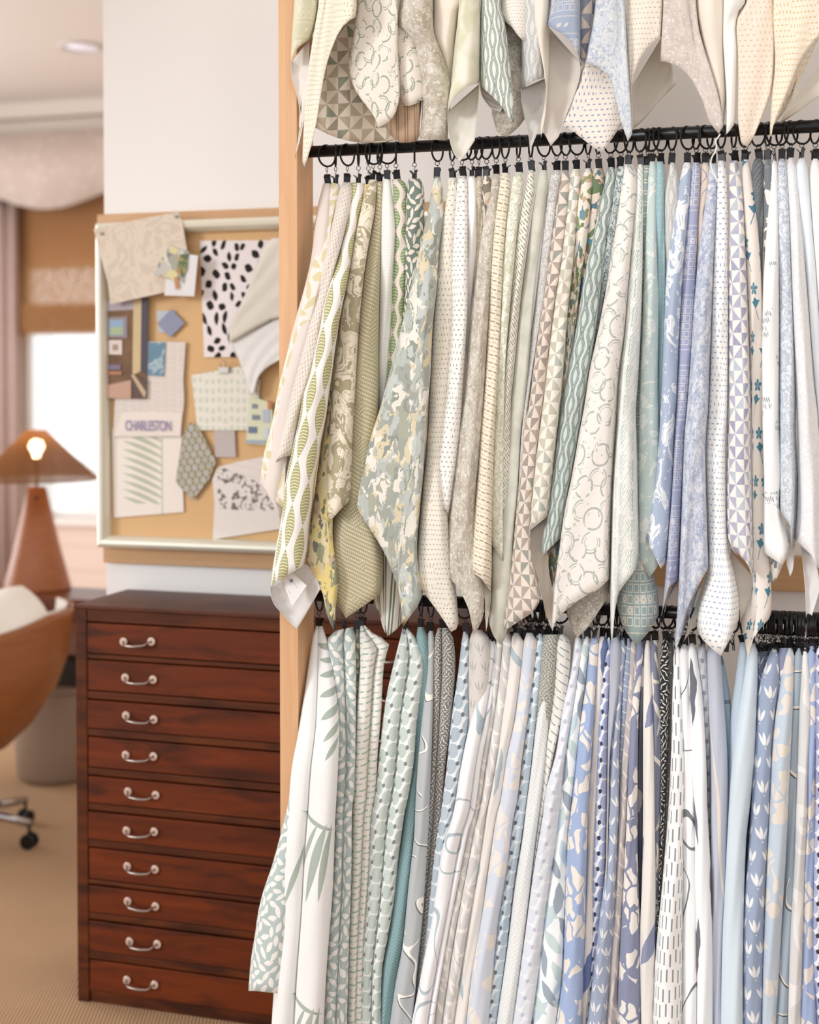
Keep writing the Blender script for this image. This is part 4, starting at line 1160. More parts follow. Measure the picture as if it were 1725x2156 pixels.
T('t12', 'ivory', 'plain ivory square edged in white left of the blue block print', 48,
  '1122,0 1123,44 1130,80 1136,101 1150,161 1148,220 1138,260', '1158,0 1156,60 1156,136 1153,200 1150,240', '1140,290 1146,262', rev='dcd3c8')
T('t13', 'blockblue', 'dusty blue block-printed square folded over its beige reverse', 40,
  '1158,0 1154,30 1150,51', '1222,0 1223,80 1222,129', '1166,62 1184,71 1200,86 1211,102 1218,116',
  flap=('1152,54 1156,120 1150,190 1144,250 1146,280', '1222,132 1222,160 1208,205 1190,250 1177,288', '1160,308', dict(depth=.004, b=.02)), rev='cfc6bc')
T('t14', 'pinnavy', 'navy and cream pinwheel strip between the block print and the blue watercolour one', 22,
  '1218,0 1219,70 1220,130', '1256,0 1250,70 1240,130', '1226,146')
T('t15', 'watercolor', 'blue watercolour spotted square with a swept hem and narrow tip', 52,
  '1254,0 1248,50 1245,68 1236,110 1233,134', '1316,0 1323,136 1328,200 1332,281', '1246,136 1259,142 1274,152 1286,166 1299,220 1306,250 1313,271 1322,298', bmax=.022)
T('t16', 'bluedash', 'cream square with blue dashes hanging in a wide diamond behind the watercolour one', 20,
  '1236,0 1230,90 1226,146 1204,210 1184,264', '1310,0 1312,140 1314,220 1311,258', '1206,276 1236,300 1267,322 1284,300', bmax=.015)
T('t17', 'greydots', 'cream square with grey dashes, hem swept up to show its beige reverse', 36,
  '1318,0 1321,102 1326,170 1331,240 1334,275', '1396,0 1395,40 1393,78', '1331,210 1330,176 1340,142 1357,112 1374,92', bmax=.018,
  flap=('1332,180 1332,220 1334,250 1333,271', '1393,80 1404,110 1416,140 1425,176', '1357,251 1391,210 1410,192', dict(depth=.03, b=.02)), rev='cfc5b8')
T('t18', 'rosemottle', 'rosy taupe mottled square sweeping down to a thin point at the rod', 46,
  '1397,0 1393,80 1391,129', '1466,0 1474,68 1500,153 1516,210 1524,262', '1406,131 1425,139 1442,150 1455,166 1479,210 1493,254 1514,282', rev='d0c7be', bmax=.018)
T('t19', 'ivory', 'plain beige square between the rosy mottled and the white ones', 30,
  '1464,0 1474,68 1496,153 1514,200 1520,228', '1528,0 1526,102 1530,203 1526,254', '1522,270', rev='e0d8cc')
T('t20', 'white', 'plain white square with a narrow drop and a loose thread at its tip', 54,
  '1524,0 1523,85 1528,170 1531,240 1530,262', '1572,0 1556,24 1549,60 1552,102 1549,200 1546,262', '1529,283 1538,274')
T('t21', 'tandots', 'cream square with fine tan dashes, broad pointed hem second from the right', 48,
  '1572,0 1552,41 1553,110 1554,170 1554,254 1558,285', '1630,0 1632,102 1626,186 1612,230 1598,264', '1562,298 1574,310 1586,290', bmax=.02)
T('t22', 'golddots', 'cream square with bold golden dashes, folded over its ivory reverse at the top right', 58,
  '1628,0 1632,136 1626,203 1622,260 1621,285', '1772,0 1768,30 1762,50', '1624,288 1628,264 1642,231 1662,186 1689,122 1725,75', bmax=.02,
  flap=('1629,264 1640,236 1662,190 1690,126 1725,78', '1790,60 1785,110 1780,160 1780,180', '1642,262 1682,234 1725,203', dict(depth=.01, b=.015)), rev='ddd5c8')
# ------------------------------------------------------------------ rack, rods and clip rings
def wood(name, c1, c2, axis='z', s=1.0, rough=.5, spec=.4, dark=None):
    def f():
        x, y, z = coords('POS' if dark else 'OBJ')
        if axis == 'z':
            u, v, w = x * 60 * s, y * 60 * s, z * 3 * s
        elif axis == 'x':
            u, v, w = x * 2.4 * s, y * 30 * s, z * 30 * s
        n = noi(u, v, 1.0, 3, .8, w, .6)
        n2 = noi(u, v, 3.2, 2, .2, w)
        o = mix(ramp(n, [(.3, '000000'), (.7, 'ffffff')]), c1, c2)
        if dark:
            o = mix(ramp(noi(x * 3, y * 3, 1.6, 3, .6, z * 14), [(.5, '000000'), (.72, 'ffffff')]), o, dark)
        return mix(n2 * .35, o, c1)
    return material(name, f, rough=rough, spec=spec)


oak = wood('pale_oak', 'dcb086', 'cf9e72', 'z')
oakrail = wood('oak_rail', 'c8a076', 'b98e62', 'x')
black = material('black_metal', '131214', rough=.32, metal=.3, spec=.5)
blackw = material('black_wire', '141315', rough=.4, metal=.4)
clipm = material('black_clip', '1d1b1f', rough=.42, metal=.4)

PY = 2.65
xl = onY(588, 900, PY).x
xr = onY(627, 900, PY).x
rack = empty('fabric_rack', (xl, PY, 0))
tag(rack, 'pale oak rack with black rods carrying rows of hanging fabric samples', 'rack')
MB().box((0, 0, 0), (xr - xl, .089, 2.98)).build('post', oak, rack, bevel=.0012)
XR = 1.05 - xl                      # right post, beyond the frame
MB().box((XR, 0, 0), (XR + .037, .089, 2.98)).build('post', oak, rack, bevel=.0012)
ZU = onY(650, 320, YR).z
ZL = onY(672, 1254, YR).z
ZT = ZU + (ZU - ZL) - .02
for z in (ZT, ZU, ZL):
    MB().tube([(xr - xl, YR - PY, z), (XR, YR - PY, z)], .0118, 20).build('rod', black, rack, smooth=True)

ringmb = MB().tube([(0, .0212 * math.cos(2 * PI * k / 28), .0212 * math.sin(2 * PI * k / 28) - .0098) for k in range(28)], .0020, 8, True)
ring0 = ringmb.build('ring', blackw, None, smooth=True)
hk = MB().tube([(.0042 * math.sin(a), 0, -.0372 - .0042 * math.cos(a)) for a in [i * 2 * PI / 12 for i in range(12)]], .0007, 6, True)
hk.tube([(0, 0, -.0405), (.0016, .0006, -.043), (-.0016, -.0006, -.0465), (.0012, 0, -.0500), (0, 0, -.0525)], .0007, 6)
hook0 = hk.build('hook', blackw, None, smooth=True)


def clip_mesh(variant):
    m = MB()
    w = .0064
    if variant == 0:
        m.box((-w, -.0022, -.0215), (w, -.0010, 0))
        A = Matrix.Translation((0, .001, -.010)) @ Matrix.Rotation(-.55, 4, 'X')
        m.box((-w * .9, 0, 0), (w * .9, .0012, .0105), A)
        m.box((-w * .9, .0008, -.0215), (w * .9, .0020, -.0095))
    else:
        m.box((-w, -.0030, -.021), (w, -.0018, -.002))
        A = Matrix.Translation((0, .0010, -.0095)) @ Matrix.Rotation(-.8, 4, 'X')
        m.box((-w, 0, 0), (w, .0012, .010), A)
        B = Matrix.Translation((0, -.0020, -.0095)) @ Matrix.Rotation(.35, 4, 'X')
        m.box((-w, 0, 0), (w, .0012, .0095), B)
        m.box((-w, .0012, -.0205), (w, .0024, -.0090))
    m.tube([(-w * .7, 0, -.0098), (w * .7, 0, -.0098)], .0019, 8)
    return m


clip0 = [clip_mesh(0).build('clip', clipm, None), clip_mesh(1).build('clip', clipm, None)]
for o in (ring0, hook0, clip0[0], clip0[1]):
    COL.objects.unlink(o)
rr = random.Random(3)


def clip_ring(x, z, zdrop, label, group, yaw=None, cyaw=None):
    t = empty('clip_ring', (x, YR, z))
    tag(t, label, 'clip ring', group)
    yaw = rr.choice([-1, 1, 1]) * rr.uniform(.25, .8) if yaw is None else yaw
    r = ring0.copy()
    r.rotation_euler = (0, 0, yaw)
    h = hook0.copy()
    h.rotation_euler = (0, 0, rr.uniform(-1, 1))
    h.location = (0, 0, zdrop * .4)
    c = rr.choice(clip0).copy()
    c.rotation_euler = (rr.uniform(-.1, .1), rr.uniform(-.14, .14), rr.choice([0, 0, .5, 1.1, -.5, -.9, .3]) + .3 + rr.uniform(-.2, .2) if cyaw is None else cyaw)
    c.location = (0, 0, -.0480 + zdrop)
    for p in (r, h, c):
        p.parent = t
        COL.objects.link(p)


used = set()
for key, (o, top, label) in SW.items():
    if key[0] not in 'ud' or key in ('u8b', 'u29b', 'd0'):
        continue
    z = ZU if key[0] == 'u' else ZL
    P = onY(top.x, top.y, YR)
    drop = P.z - z + .0660
    ph = label.split(',')[0].split()
    n = 8
    while ' '.join(ph[:n]) in used and n < len(ph):
        n += 1
    s = ' '.join(ph[:n])
    used.add(s)
    clip_ring(P.x, z, max(-.014, min(.012, drop)), 'black clip ring holding the ' + s, 'clip rings on the middle rod' if key[0] == 'u' else 'clip rings on the lower rod')
for i in range(26):                 # rings pushed together at the right of the lower rod
    px = 1598 + i * 5.2
    P = onY(px, 1300, YR)
    clip_ring(P.x, ZL, rr.uniform(-.006, .004), 'black clip ring pushed tightly together at the right of the lower rod', 'bunched clip rings on the lower rod', rr.uniform(-.18, .18), rr.uniform(0, 3))
for i in range(10):
    P = onY(1084 + i * 9.4, 1300, YR)
    clip_ring(P.x, ZL, rr.uniform(-.004, .004), 'black clip ring in the tight cluster below the brown pinwheel square', 'clustered clip rings on the lower rod', rr.uniform(.1, .5))
for i, px in enumerate((1302, 1320, 1336, 1352, 1516, 1530, 1544)):
    P = onY(px, 1300, YR)
    clip_ring(P.x, ZL, rr.uniform(-.004, .004), 'black clip ring in the crowded row just under the blue stitched and block print tips', 'crowded clip rings on the lower rod')

# sewn paper label on the reverse of the curled olive pod square
pod = SW['u4'][0]


def pxplate(name, poly, Y, mat, parent=None, th=.0012, uvs=1.0, bulge=0.0):
    P = [onY(x, y, Y + bulge * 0) for x, y in poly]
    if sum(a[0] * b[1] - b[0] * a[1] for a, b in zip(poly, poly[1:] + poly[:1])) > 0:
        P = P[::-1]
        poly = poly[::-1]
    n = len(P)
    o = Vector((min(p.x for p in P), 0, max(p.z for p in P)))
    mb = MB()
    front = [tuple(p) for p in P]
    back = [(p.x, p.y + th, p.z) for p in P]
    uv0 = [((p.x - o.x) * uvs, (p.z - o.z) * uvs) for p in P]
    # polygon in pixel order is clockwise on screen after the reversal: front face looks to -y
    fs = [tuple(range(n)), tuple(range(2 * n - 1, n - 1, -1))] + [(i, i + n, (i + 1) % n + n, (i + 1) % n) for i in range(n)]
    uvl = [uv0, uv0[::-1]] + [[uv0[i], uv0[i], uv0[(i + 1) % n], uv0[(i + 1) % n]] for i in range(n)]
    mb.add(front + back, fs, None, uvl)
    ob = mb.build(name, mat, parent)
    if parent is not None and parent.type == 'EMPTY':
        ob.location = -parent.location
    return ob


labelm = material('label_paper', 'eeeceb', rough=.7)
inkb = material('blue_ink', '5b6a8c', rough=.7)
inkg = material('grey_ink', '8c8e94', rough=.7)
Yt = YR - .098 - .010
lab = pxplate('fabric_label', [(594, 1219), (614, 1204), (646, 1233), (615, 1277)], Yt, labelm, pod)
lab['label'] = 'white sewn paper label with a small blue emblem'
em = MB()
c = onY(613.5, 1222.5, Yt - .0006)
for k in range(4):
    a = k * PI / 4
    d = Vector((math.cos(a), 0, math.sin(a))) * .0034
    em.tube([c - d, c + d], .00035, 5)
    for s in (-1, 1):
        e = c + d * s
        q = Vector((-math.sin(a), 0, math.cos(a))) * .0011
        em.tube([e - q, e + q], .0003, 5)
em.build('emblem', inkb, lab)
tx = MB()
for (x0, y0, x1, y1) in ((601, 1213, 609, 1221), (617, 1226, 628, 1239), (610, 1207, 620, 1212), (588, 1228, 602, 1253), (597, 1226, 611, 1250)):
    A, B = onY(x0, y0, Yt - .0006), onY(x1, y1, Yt - .0006)
    n = 7
    for i in range(n):
        if (i * 7 + int(x0)) % 5 == 0:
            continue
        tx.tube([A.lerp(B, i / n), A.lerp(B, (i + .62) / n)], .00028, 4)
tx.build('small_print', inkg, lab)

# loose threads
threadm = material('white_thread', 'f3f1ec', rough=.8)
P = [onY(x, y, YR - .06) for x, y in [(1517, 282), (1512, 290), (1507, 297), (1509, 308), (1506, 320), (1500, 330), (1497, 342), (1499, 355), (1504, 367), (1510, 378), (1512, 384)]]
th = MB().tube(crom(P, 40), .0014, 6).build('loose_thread', threadm, None, smooth=True)
tag(th, 'thick white loose thread trailing from the white square over the blue ones', 'thread')

# ------------------------------------------------------------------ the pinboard wall
YW = 3.30
wallm = material('warm_white_paint', 'ebe8e6', rough=.75, spec=.25)
wallm2 = material('warm_white_paint_far', 'e6e0da', rough=.75, spec=.25)
ceilm = material('ceiling_paint', 'e8e1dc', rough=.8, spec=.2)
XW = onY(221, 700, YW).x
ZC = 3.06


def struct(name, mb, mat, bevel=0.0):
    o = mb.build(name, mat, None, bevel=bevel)
    o['kind'] = 'structure'
    return o


struct('wall_back', MB().box((XW, YW, 0), (2.4, YW + .14, ZC)), wallm)
zt0, zt1 = onY(590, 1200, YW - .02).z, onY(590, 1150, YW - .02).z
struct('trim_1', MB().box((onY(218, 1180, YW - .02).x, YW - .022, zt0), (2.4, YW, zt1 + .02)), oakrail, .002)
zu0, zu1 = onY(590, 476, YW - .02).z, onY(590, 437, YW - .02).z
struct('trim_2', MB().box((onY(205, 450, YW - .02).x, YW - .022, zu0 - .0), (onY(950, 450, YW).x, YW, zu1)), oakrail, .002)
struct('wall_side', MB().box((XW, YW + .14, 0), (XW + .12, 7.1, ZC)), wallm2)

YB = YW - .045
bx0, bx1 = onY(207, 700, YB).x, onY(946, 700, YB).x
bz0, bz1 = onY(400, 1158, YB).z, onY(400, 464, YB).z
board = empty('pinboard', (bx0, YB, bz0))
tag(board, 'large framed burlap pinboard with a silvery cream frame hung on the wall', 'pinboard')
burlap = material('burlap', lambda: (lambda x, y, z: mix(noi(x, z, 500, 1) * .6, mix(noi(x * 2, z * 30, 8, 2), 'd9b283', 'cfa676'), 'e2bf93'))(*coords('OBJ')), rough=.9, spec=.1)
framem = material('silvery_cream_frame', 'e3dfcf', rough=.28, metal=.25)
W_, H_ = bx1 - bx0, bz1 - bz0
MB().box((.01, .012, .01), (W_ - .01, .022, H_ - .01)).build('board', burlap, board)
fw = .030
prof = [(0, 0), (0, -.010), (.004, -.018), (.011, -.023), (.019, -.021), (.026, -.012), (fw, 0), (fw, .012), (0, .012)]


def moulding(W, H, prof):
    m = MB()
    n = len(prof)
    cs_ = [(0, 0, 1, 1), (W, 0, -1, 1), (W, H, -1, -1), (0, H, 1, -1)]
    vs = [(cx + sx * p, y, cz + sz * p) for cx, cz, sx, sz in cs_ for p, y in prof]
    fs = [(i * n + k, i * n + (k + 1) % n, ((i + 1) % 4) * n + (k + 1) % n, ((i + 1) % 4) * n + k) for i in range(4) for k in range(n)]
    return m.add(vs, fs)


moulding(W_, H_, prof).build('frame', framem, board, smooth=False)

# pinned papers and cloths ------------------------------------------------
YI = YB + .011


def paper(name, label, cat, poly, mat, k=0, th=.0012):
    o = pxplate(name, poly, YI - .0022 * k, mat, None, th)
    tag(o, label, cat, 'things pinned to the burlap board')
    return o


def uvm(name, f, rough=.8):
    return material(name, lambda: f(*coords('UV')[:2]), rough=rough, spec=.2)


def piece(parent, name, poly, col, k, label=None):
    o = pxplate(name, poly, YI - .0022 * k - .0012, material('print_' + col, col, rough=.7) if isinstance(col, str) else col, parent, .0006)
    if label:
        o['label'] = label
    return o


damask = uvm('tan_damask', lambda x, y: mix(noi(x, y, 300, 1) * .3, p_scroll(x, y, 'd8cabb', 'ccbcab', 14), 'e6dccf'))
paper('damask_remnant', 'tan damask cloth remnant pinned over the top left corner of the board', 'fabric swatch',
      [(197, 482), (290, 462), (376, 446), (384, 470), (390, 505), (396, 540), (400, 598), (345, 616), (290, 628), (232, 641), (228, 600), (212, 540)], damask, 17, .002)
card = paper('picture_card', 'white card printed with small pictures below the damask remnant', 'card', [(346, 622), (409, 624), (417, 538), (356, 530)], uvm('white_card', lambda x, y: mix(noi(x, y, 60, 2) * .3, 'e3e0e2', 'cfd2d8')), 19)
piece(card, 'picture', [(354, 515), (399, 530), (388, 598), (324, 578)], uvm('small_photo', lambda x, y: p_camo(x, y, ['a9a79c', 'd8cf9e', 'c4c0ba', '8d8c90', 'dcd8d2', 'b9a88a'], 45, .02)), 19)
piece(card, 'picture', [(378, 536), (396, 534), (394, 568), (384, 584), (372, 572)], uvm('green_photo', lambda x, y: p_camo(x, y, ['7d8a62', 'a59a6e', '5e7458', 'b58c5e'], 60, .02)), 20)
piece(card, 'picture', [(366, 585), (374, 582), (377, 606), (370, 610)], 'c08a58', 21)
sp = uvm('spotted_paper', lambda x, y: p_leaf(x + noi(x, y, 12, 0) * .02, y * .72 + noi(x + 4, y, 12, 0) * .02, 'e8e0e0', '2a2320', .036, .0105, .0066, 2, .6))
paper('spotted_print', 'white sheet printed with black seed-like spots, upper right of the board', 'print', [(421, 507), (640, 505), (640, 752), (430, 752)], sp, 2)
ch = paper('colour_chip', 'small slate-blue diamond paint chip over a paler one', 'paint chip', [(360, 651), (389, 680), (358, 711), (331, 681)], material('chip_blue', '8c90aa', rough=.7), 4)
piece(ch, 'pale_chip', [(330, 655), (371, 654), (372, 698), (335, 701)], 'b9c4cc', 0, 'paler blue-grey chip behind')
ip = paper('interior_photo', 'photograph of a brown hallway with framed pictures, left edge of the board', 'photograph', [(221, 634), (311, 627), (308, 840), (219, 838)], uvm('hall_print', lambda x, y: mix(ramp(noi(x, y, 20, 2), [(.3, '000000'), (.7, 'ffffff')]), '6e5647', '85694f')), 6)
for poly, col in (([(221, 634), (282, 630), (282, 652), (221, 655)], 'b0a6ae'), ([(281, 629), (298, 628), (296, 782), (279, 790)], 'c9b48c'), ([(298, 628), (311, 627), (309, 790), (297, 782)], '4c4856'),
                  ([(225, 668), (268, 666), (268, 712), (225, 711)], '94858a'), ([(230, 674), (260, 673), (260, 706), (230, 706)], '8faac4'), ([(232, 690), (258, 688), (258, 704), (232, 704)], 'a5b48c'),
                  ([(229, 716), (257, 716), (257, 747), (229, 746)], 'd9ccc6'), ([(237, 725), (249, 725), (249, 738), (237, 738)], 'a58f7c'),
                  ([(228, 768), (254, 768), (254, 778), (228, 778)], '7c7088'), ([(225, 782), (256, 782), (256, 789), (225, 789)], 'b07a62'),
                  ([(220, 812), (276, 800), (276, 839), (219, 838)], 'c09a86'), ([(276, 786), (309, 800), (308, 840), (280, 838)], '5f4c45'), ([(276, 790), (282, 788), (308, 826), (304, 838)], 'c4aa8c')):
    piece(ip, 'picture_detail', poly, col, 6 + .3 * len(ip.children) / 3)
pg = paper('article_page', 'magazine page with columns of print and the lilac headline CHARLESTON', 'page', [(300, 719), (391, 720), (386, 800), (388, 845), (380, 920), (238, 920), (243, 830), (300, 830)],
           uvm('article_paper', lambda x, y: p_bar(x, y, 'e4dad2', 'bdb4b0', .046, .0058, .041, .0016, .5)), 4)
piece(pg, 'blank_margin', [(258, 868), (384, 868), (380, 918), (240, 918)], 'e6dbd2', 4.1)
piece(pg, 'postcard', [(312, 721), (348, 721), (345, 792), (311, 790)], uvm('sea_print', lambda x, y: p_marble(x, y, '6f8ea3', 'a9bcc4', 16, .55, False)), 5, 'small blue seaside picture')
tcu = bpy.data.curves.new('headline', 'FONT')
tcu.body = 'CHARLESTON'
tcu.size = .034
tcu.extrude = .0002
tcu.space_character = .9
tcu.offset = .0003
to_ = bpy.data.objects.new('headline', tcu)
COL.objects.link(to_)
bpy.context.view_layer.update()
me = bpy.data.meshes.new_from_object(to_.evaluated_get(bpy.context.evaluated_depsgraph_get()))
bpy.data.objects.remove(to_)
me.name = 'headline'
me.materials.clear()
me.materials.append(material('lilac_ink', '968bb0', rough=.7))
to = bpy.data.objects.new('headline', me)
to.rotation_euler = (PI / 2, 0, 0)
COL.objects.link(to)
to.parent = pg
A, B = onY(263, 906, YI - .0135), onY(360, 906, YI - .0135)
to.location = A
w0 = max(v.co.x for v in me.vertices)
to.scale = ((B.x - A.x) / w0, 1.08, 1)
to['label'] = 'lilac headline reading CHARLESTON'


def palmprint(x, y):
    # stem runs down at x = sx, blades go down to the left of it
    sx = .142
    a = sx - x
    yy = y - a * .5 + (a * a) * 1.2
    m = lt(ab(fr(yy / .0205) - .5) * .0205, .0062 * (1.0 - sq((a - .05) / .062))) * gt(a, 0.0) * lt(a, .112)
    st = lt(ab(a), .0018)
    gate = gt(y, -.19) * lt(y, -.012)
    return mix(mn(m * gate + st, 1.0), 'ebe2d9', 'b9bfa9')


paper('palm_print', 'cream sheet printed with a pale green palm frond, lower left of the board', 'print', [(236, 903), (382, 905), (387, 1078), (240, 1090)], uvm('palm_paper', palmprint), 2)
cal = paper('sample_sheet', 'pale sheet with a grid of faint green samples clipped at its top', 'sheet', [(403, 790), (504, 772), (548, 800), (545, 845), (521, 906), (416, 906)],
            uvm('grid_paper', lambda x, y: p_bar(x, y, 'e6e2d8', 'd0d3c2', .017, .024, .010, .013, 0.0)), 4)
pins = MB()
for px_, py_ in ((215, 492), (372, 456)):
    q = onY(px_, py_, YI - .0022 * 17 - .001)
    pins.tube([(q.x, q.y - .006, q.z), (q.x, q.y, q.z)], .004, 10)
    pins.tube([(q.x, q.y, q.z), (q.x, YB + .014, q.z)], .0006, 6)
pins.build('push_pins', material('pin_metal', 'b9b2a8', rough=.3, metal=.8), bpy.data.objects['damask_remnant'], smooth=True)
cl = MB()
q = onY(472, 778, YI - .014)
cl.box((q.x - .013, q.y - .004, q.z - .008), (q.x + .013, q.y + .006, q.z + .006))
cl.tube([(q.x - .007, q.y - .003, q.z + .004), (q.x - .008, q.y - .006, q.z + .018), (q.x, q.y - .006, q.z + .024), (q.x + .008, q.y - .006, q.z + .018), (q.x + .007, q.y - .003, q.z + .004)], .0012, 6)
co = cl.build('binder_clip', material('pale_clip_metal', 'b5aca8', rough=.3, metal=.7), None)
tag(co, 'small silver binder clip holding the sample sheet', 'clip')
paper('linen_chip', 'small square of grey linen below the sample sheet', 'fabric swatch', [(450, 903), (494, 902), (497, 963), (453, 962)], uvm('grey_linen', lambda x, y: mix(noi(x, y, 160, 2), 'b5aba8', 'c9c0bc')), 3)
hp = paper('house_picture', 'small picture of a yellow house with blue windows beside the rack post', 'picture', [(528, 834), (572, 848), (576, 900), (560, 937), (518, 934), (522, 880)], material('house_yellow', 'd8d9bc', rough=.7), 5)
for x0, y0, x1, y1, c_ in ((531, 850, 542, 860, '7d8797'), (531, 873, 547, 884, '7d8797'), (523, 898, 541, 912, '6d7890'), (518, 926, 558, 934, '9fb0bc'), (553, 862, 568, 890, 'b3bccb'), (556, 900, 566, 925, 'c9d2dc'), (564, 843, 572, 862, 'c07c55')):
    piece(hp, 'picture_detail', [(x0, y0), (x1, y0 + 1), (x1, y1), (x0, y1)], c_, 5.2)
paper('olive_swatch', 'olive patterned cloth swatch shaped like a tie end beside the palm print', 'fabric swatch', [(399, 889), (414, 893), (434, 930), (455, 972), (440, 1010), (406, 1053), (384, 1030), (370, 1014), (378, 960), (384, 920)],
      uvm('olive_dots', lambda x, y: p_pebble(x * .8 + y * .6, y * .8 - x * .6, '8a8440', 'b9b4b4', 'a9a39a', .017, .019, .0018)), 5, .002)


def sketch(x, y):
    d = noi(x * 1.0, y, 70, 4, 1.0)
    g = noi(x, y, 16, 1)
    area = lt(y + x * .35, -.04) * gt(y, -.155) * gt(x, .015)
    m = gt(d, .53) * gt(g, .44) * area
    wires = lt(ab(fr((y + x * .2) / .02) - .5), .03) * gt(y + x * .35, -.055)
    return mix(mn(m + wires * .25, 1.0), 'e3dad4', '77706e')


paper('ink_sketch', 'curled sheet with a grey ink street sketch, bottom right of the board', 'drawing', [(458, 984), (500, 972), (640, 945), (650, 1100), (589, 1114), (448, 1136), (452, 1060), (447, 1010)], uvm('sketch_paper', sketch), 3)

mb = MB()
sheet(mb, pp('571,502 552,530 534,580 516,620 500,655 484,690 482,722'), pp('592,500 604,540 612,600 616,650 620,690'), pp('500,712 540,690 590,668'), YI - .03 - YR, 0, 20, 12, (), .012, .0, False, .0)
o = mb.build('linen_cloth', [uvm('oat_linen', lambda x, y: mix(noi(x * 6, y, 60, 2), 'd2ccc0', 'dfd9ce')), reverse_mat()], None, smooth=True)
s = o.modifiers.new('thickness', 'SOLIDIFY')
s.thickness = .0015
tag(o, 'oatmeal linen cloth draped over the spotted sheet', 'fabric swatch', 'things pinned to the burlap board')
mb = MB()
sheet(mb, pp('488,716 494,734 506,766 518,800 527,832'), pp('622,650 622,690 620,720 612,744'), pp('534,828 541,800 560,776 590,757'), YI - .022 - YR, 0, 20, 12, (), .010, .0, False, .0)
o = mb.build('white_cloth', [uvm('white_linen', lambda x, y: mix(noi(x * 6, y, 60, 2), 'e2e0de', 'ecebe9')), reverse_mat()], None, smooth=True)
s = o.modifiers.new('thickness', 'SOLIDIFY')
s.thickness = .0015
tag(o, 'white cloth hanging in a fold below the oatmeal linen', 'fabric swatch', 'things pinned to the burlap board')

# ------------------------------------------------------------------ flat file cabinet
mahog = wood('mahogany', '64300f', '3e1807', 'x', 1.0, .5, .2, '26100a')
mahog2 = wood('mahogany_drawer', '702f0c', '4a1c06', 'x', .8, .5, .2, '2b1209')
mahogt = wood('mahogany_top', '5c2c19', '42200f', 'x', 1.0, .42, .25, '2e160d')
YC = 3.01
cx0 = onY(160, 1500, YC).x
cx1 = onY(985, 1500, YC).x
cz1 = onY(160, 1278, YC).z
cab = empty('flat_file_cabinet', (cx0, YC, 0))
tag(cab, 'dark mahogany flat file cabinet of ten shallow drawers behind the rack', 'cabinet')
CW = cx1 - cx0
CD = YW - .03 - YC
body = MB()
body.box((0, 0, .0), (.030, CD, cz1 - .002))
body.box((CW - .03, 0, .0), (CW, CD, cz1 - .002))
body.box((.03, .03, .0), (CW - .03, CD, cz1 - .004))
ys = [1310, 1388, 1472, 1550, 1632, 1706, 1783, 1861, 1935, 2018]
ye = [1373, 1451, 1530, 1612, 1687, 1763, 1847, 1916, 1997, 2081]
zs = [onY(170, y, YC).z for y in ys]
ze = [onY(170, y, YC).z for y in ye]
body.box((.03, .002, zs[0] + .003), (CW - .03, .03, cz1 - .004))
for i in range(9):
    body.box((.03, .002, zs[i + 1] + .003), (CW - .03, .03, ze[i] - .003))
body.box((.03, .002, .045), (CW - .03, .03, ze[9] - .003))
body.build('body', mahog, cab, bevel=.0015)
MB().box((.004, .006, 0), (CW - .004, .03, .044)).build('plinth', mahog, cab, bevel=.001)
tp = MB().box((-.004, -.004, cz1 - .004), (CW + .004, CD + .004, cz1 + .006))
tp.build('top', mahogt, cab, bevel=.003)
chrome = material('aged_nickel', '9c8d86', rough=.28, metal=.85)
porc = material('pale_washer', 'd9c0b3', rough=.3, metal=.35)
hpos = [(292, 1350), (295, 1428), (298, 1509), (296, 1590), (301, 1669), (299, 1748), (299, 1826), (301, 1901), (305, 1983), (298, 2067)]
first = None
for i in range(10):
    z0, z1 = ze[i], zs[i]
    d = MB().box((0, 0, 0), (CW - .066, .026, z1 - z0)).build('drawer', mahog2, cab, bevel=.0015)
    d.location = (.033, -.002 + .002 * math.sin(i * 2.3), z0)
    hx = onY(hpos[i][0], hpos[i][1], YC)
    for s in (0, 1):
        X = (hx.x - cx0 - .033) if s == 0 else (CW - .066 - (hx.x - cx0 - .033))
        Zr = hx.z - z0
        if first is None:
            h = empty('handle', (0, 0, 0))
            w = MB()
            for q in (-1, 1):
                w.tube([(q * .0365, 0, 0), (q * .0365, -.005, 0)], .0100, 14)
            w.build('washer', porc, h, smooth=False, bevel=.001)
            sc = MB()
            for q in (-1, 1):
                sc.tube([(q * .0365, -.004, 0), (q * .0365, -.0065, 0)], .0026, 8)
            sc.build('screw', black, h)
            pts = [(-.0365, -.003, 0), (-.033, -.012, -.001), (-.026, -.020, -.006), (-.014, -.022, -.0075), (0, -.023, -.0082), (.014, -.022, -.0075), (.026, -.020, -.006), (.033, -.012, -.001), (.0365, -.003, 0)]
            MB().tube(crom([Vector(p) for p in pts], 24), [.0015 + .0024 * math.sin(PI * k / 24) for k in range(25)], 8).build('bail', chrome, h, smooth=True)
            first = h
        else:
            h = copy_tree(first)
        h.parent = d
        h.location = (X, -.001, Zr)
        h.rotation_euler = (0, (i * 37 % 5 - 2) * .03, 0)

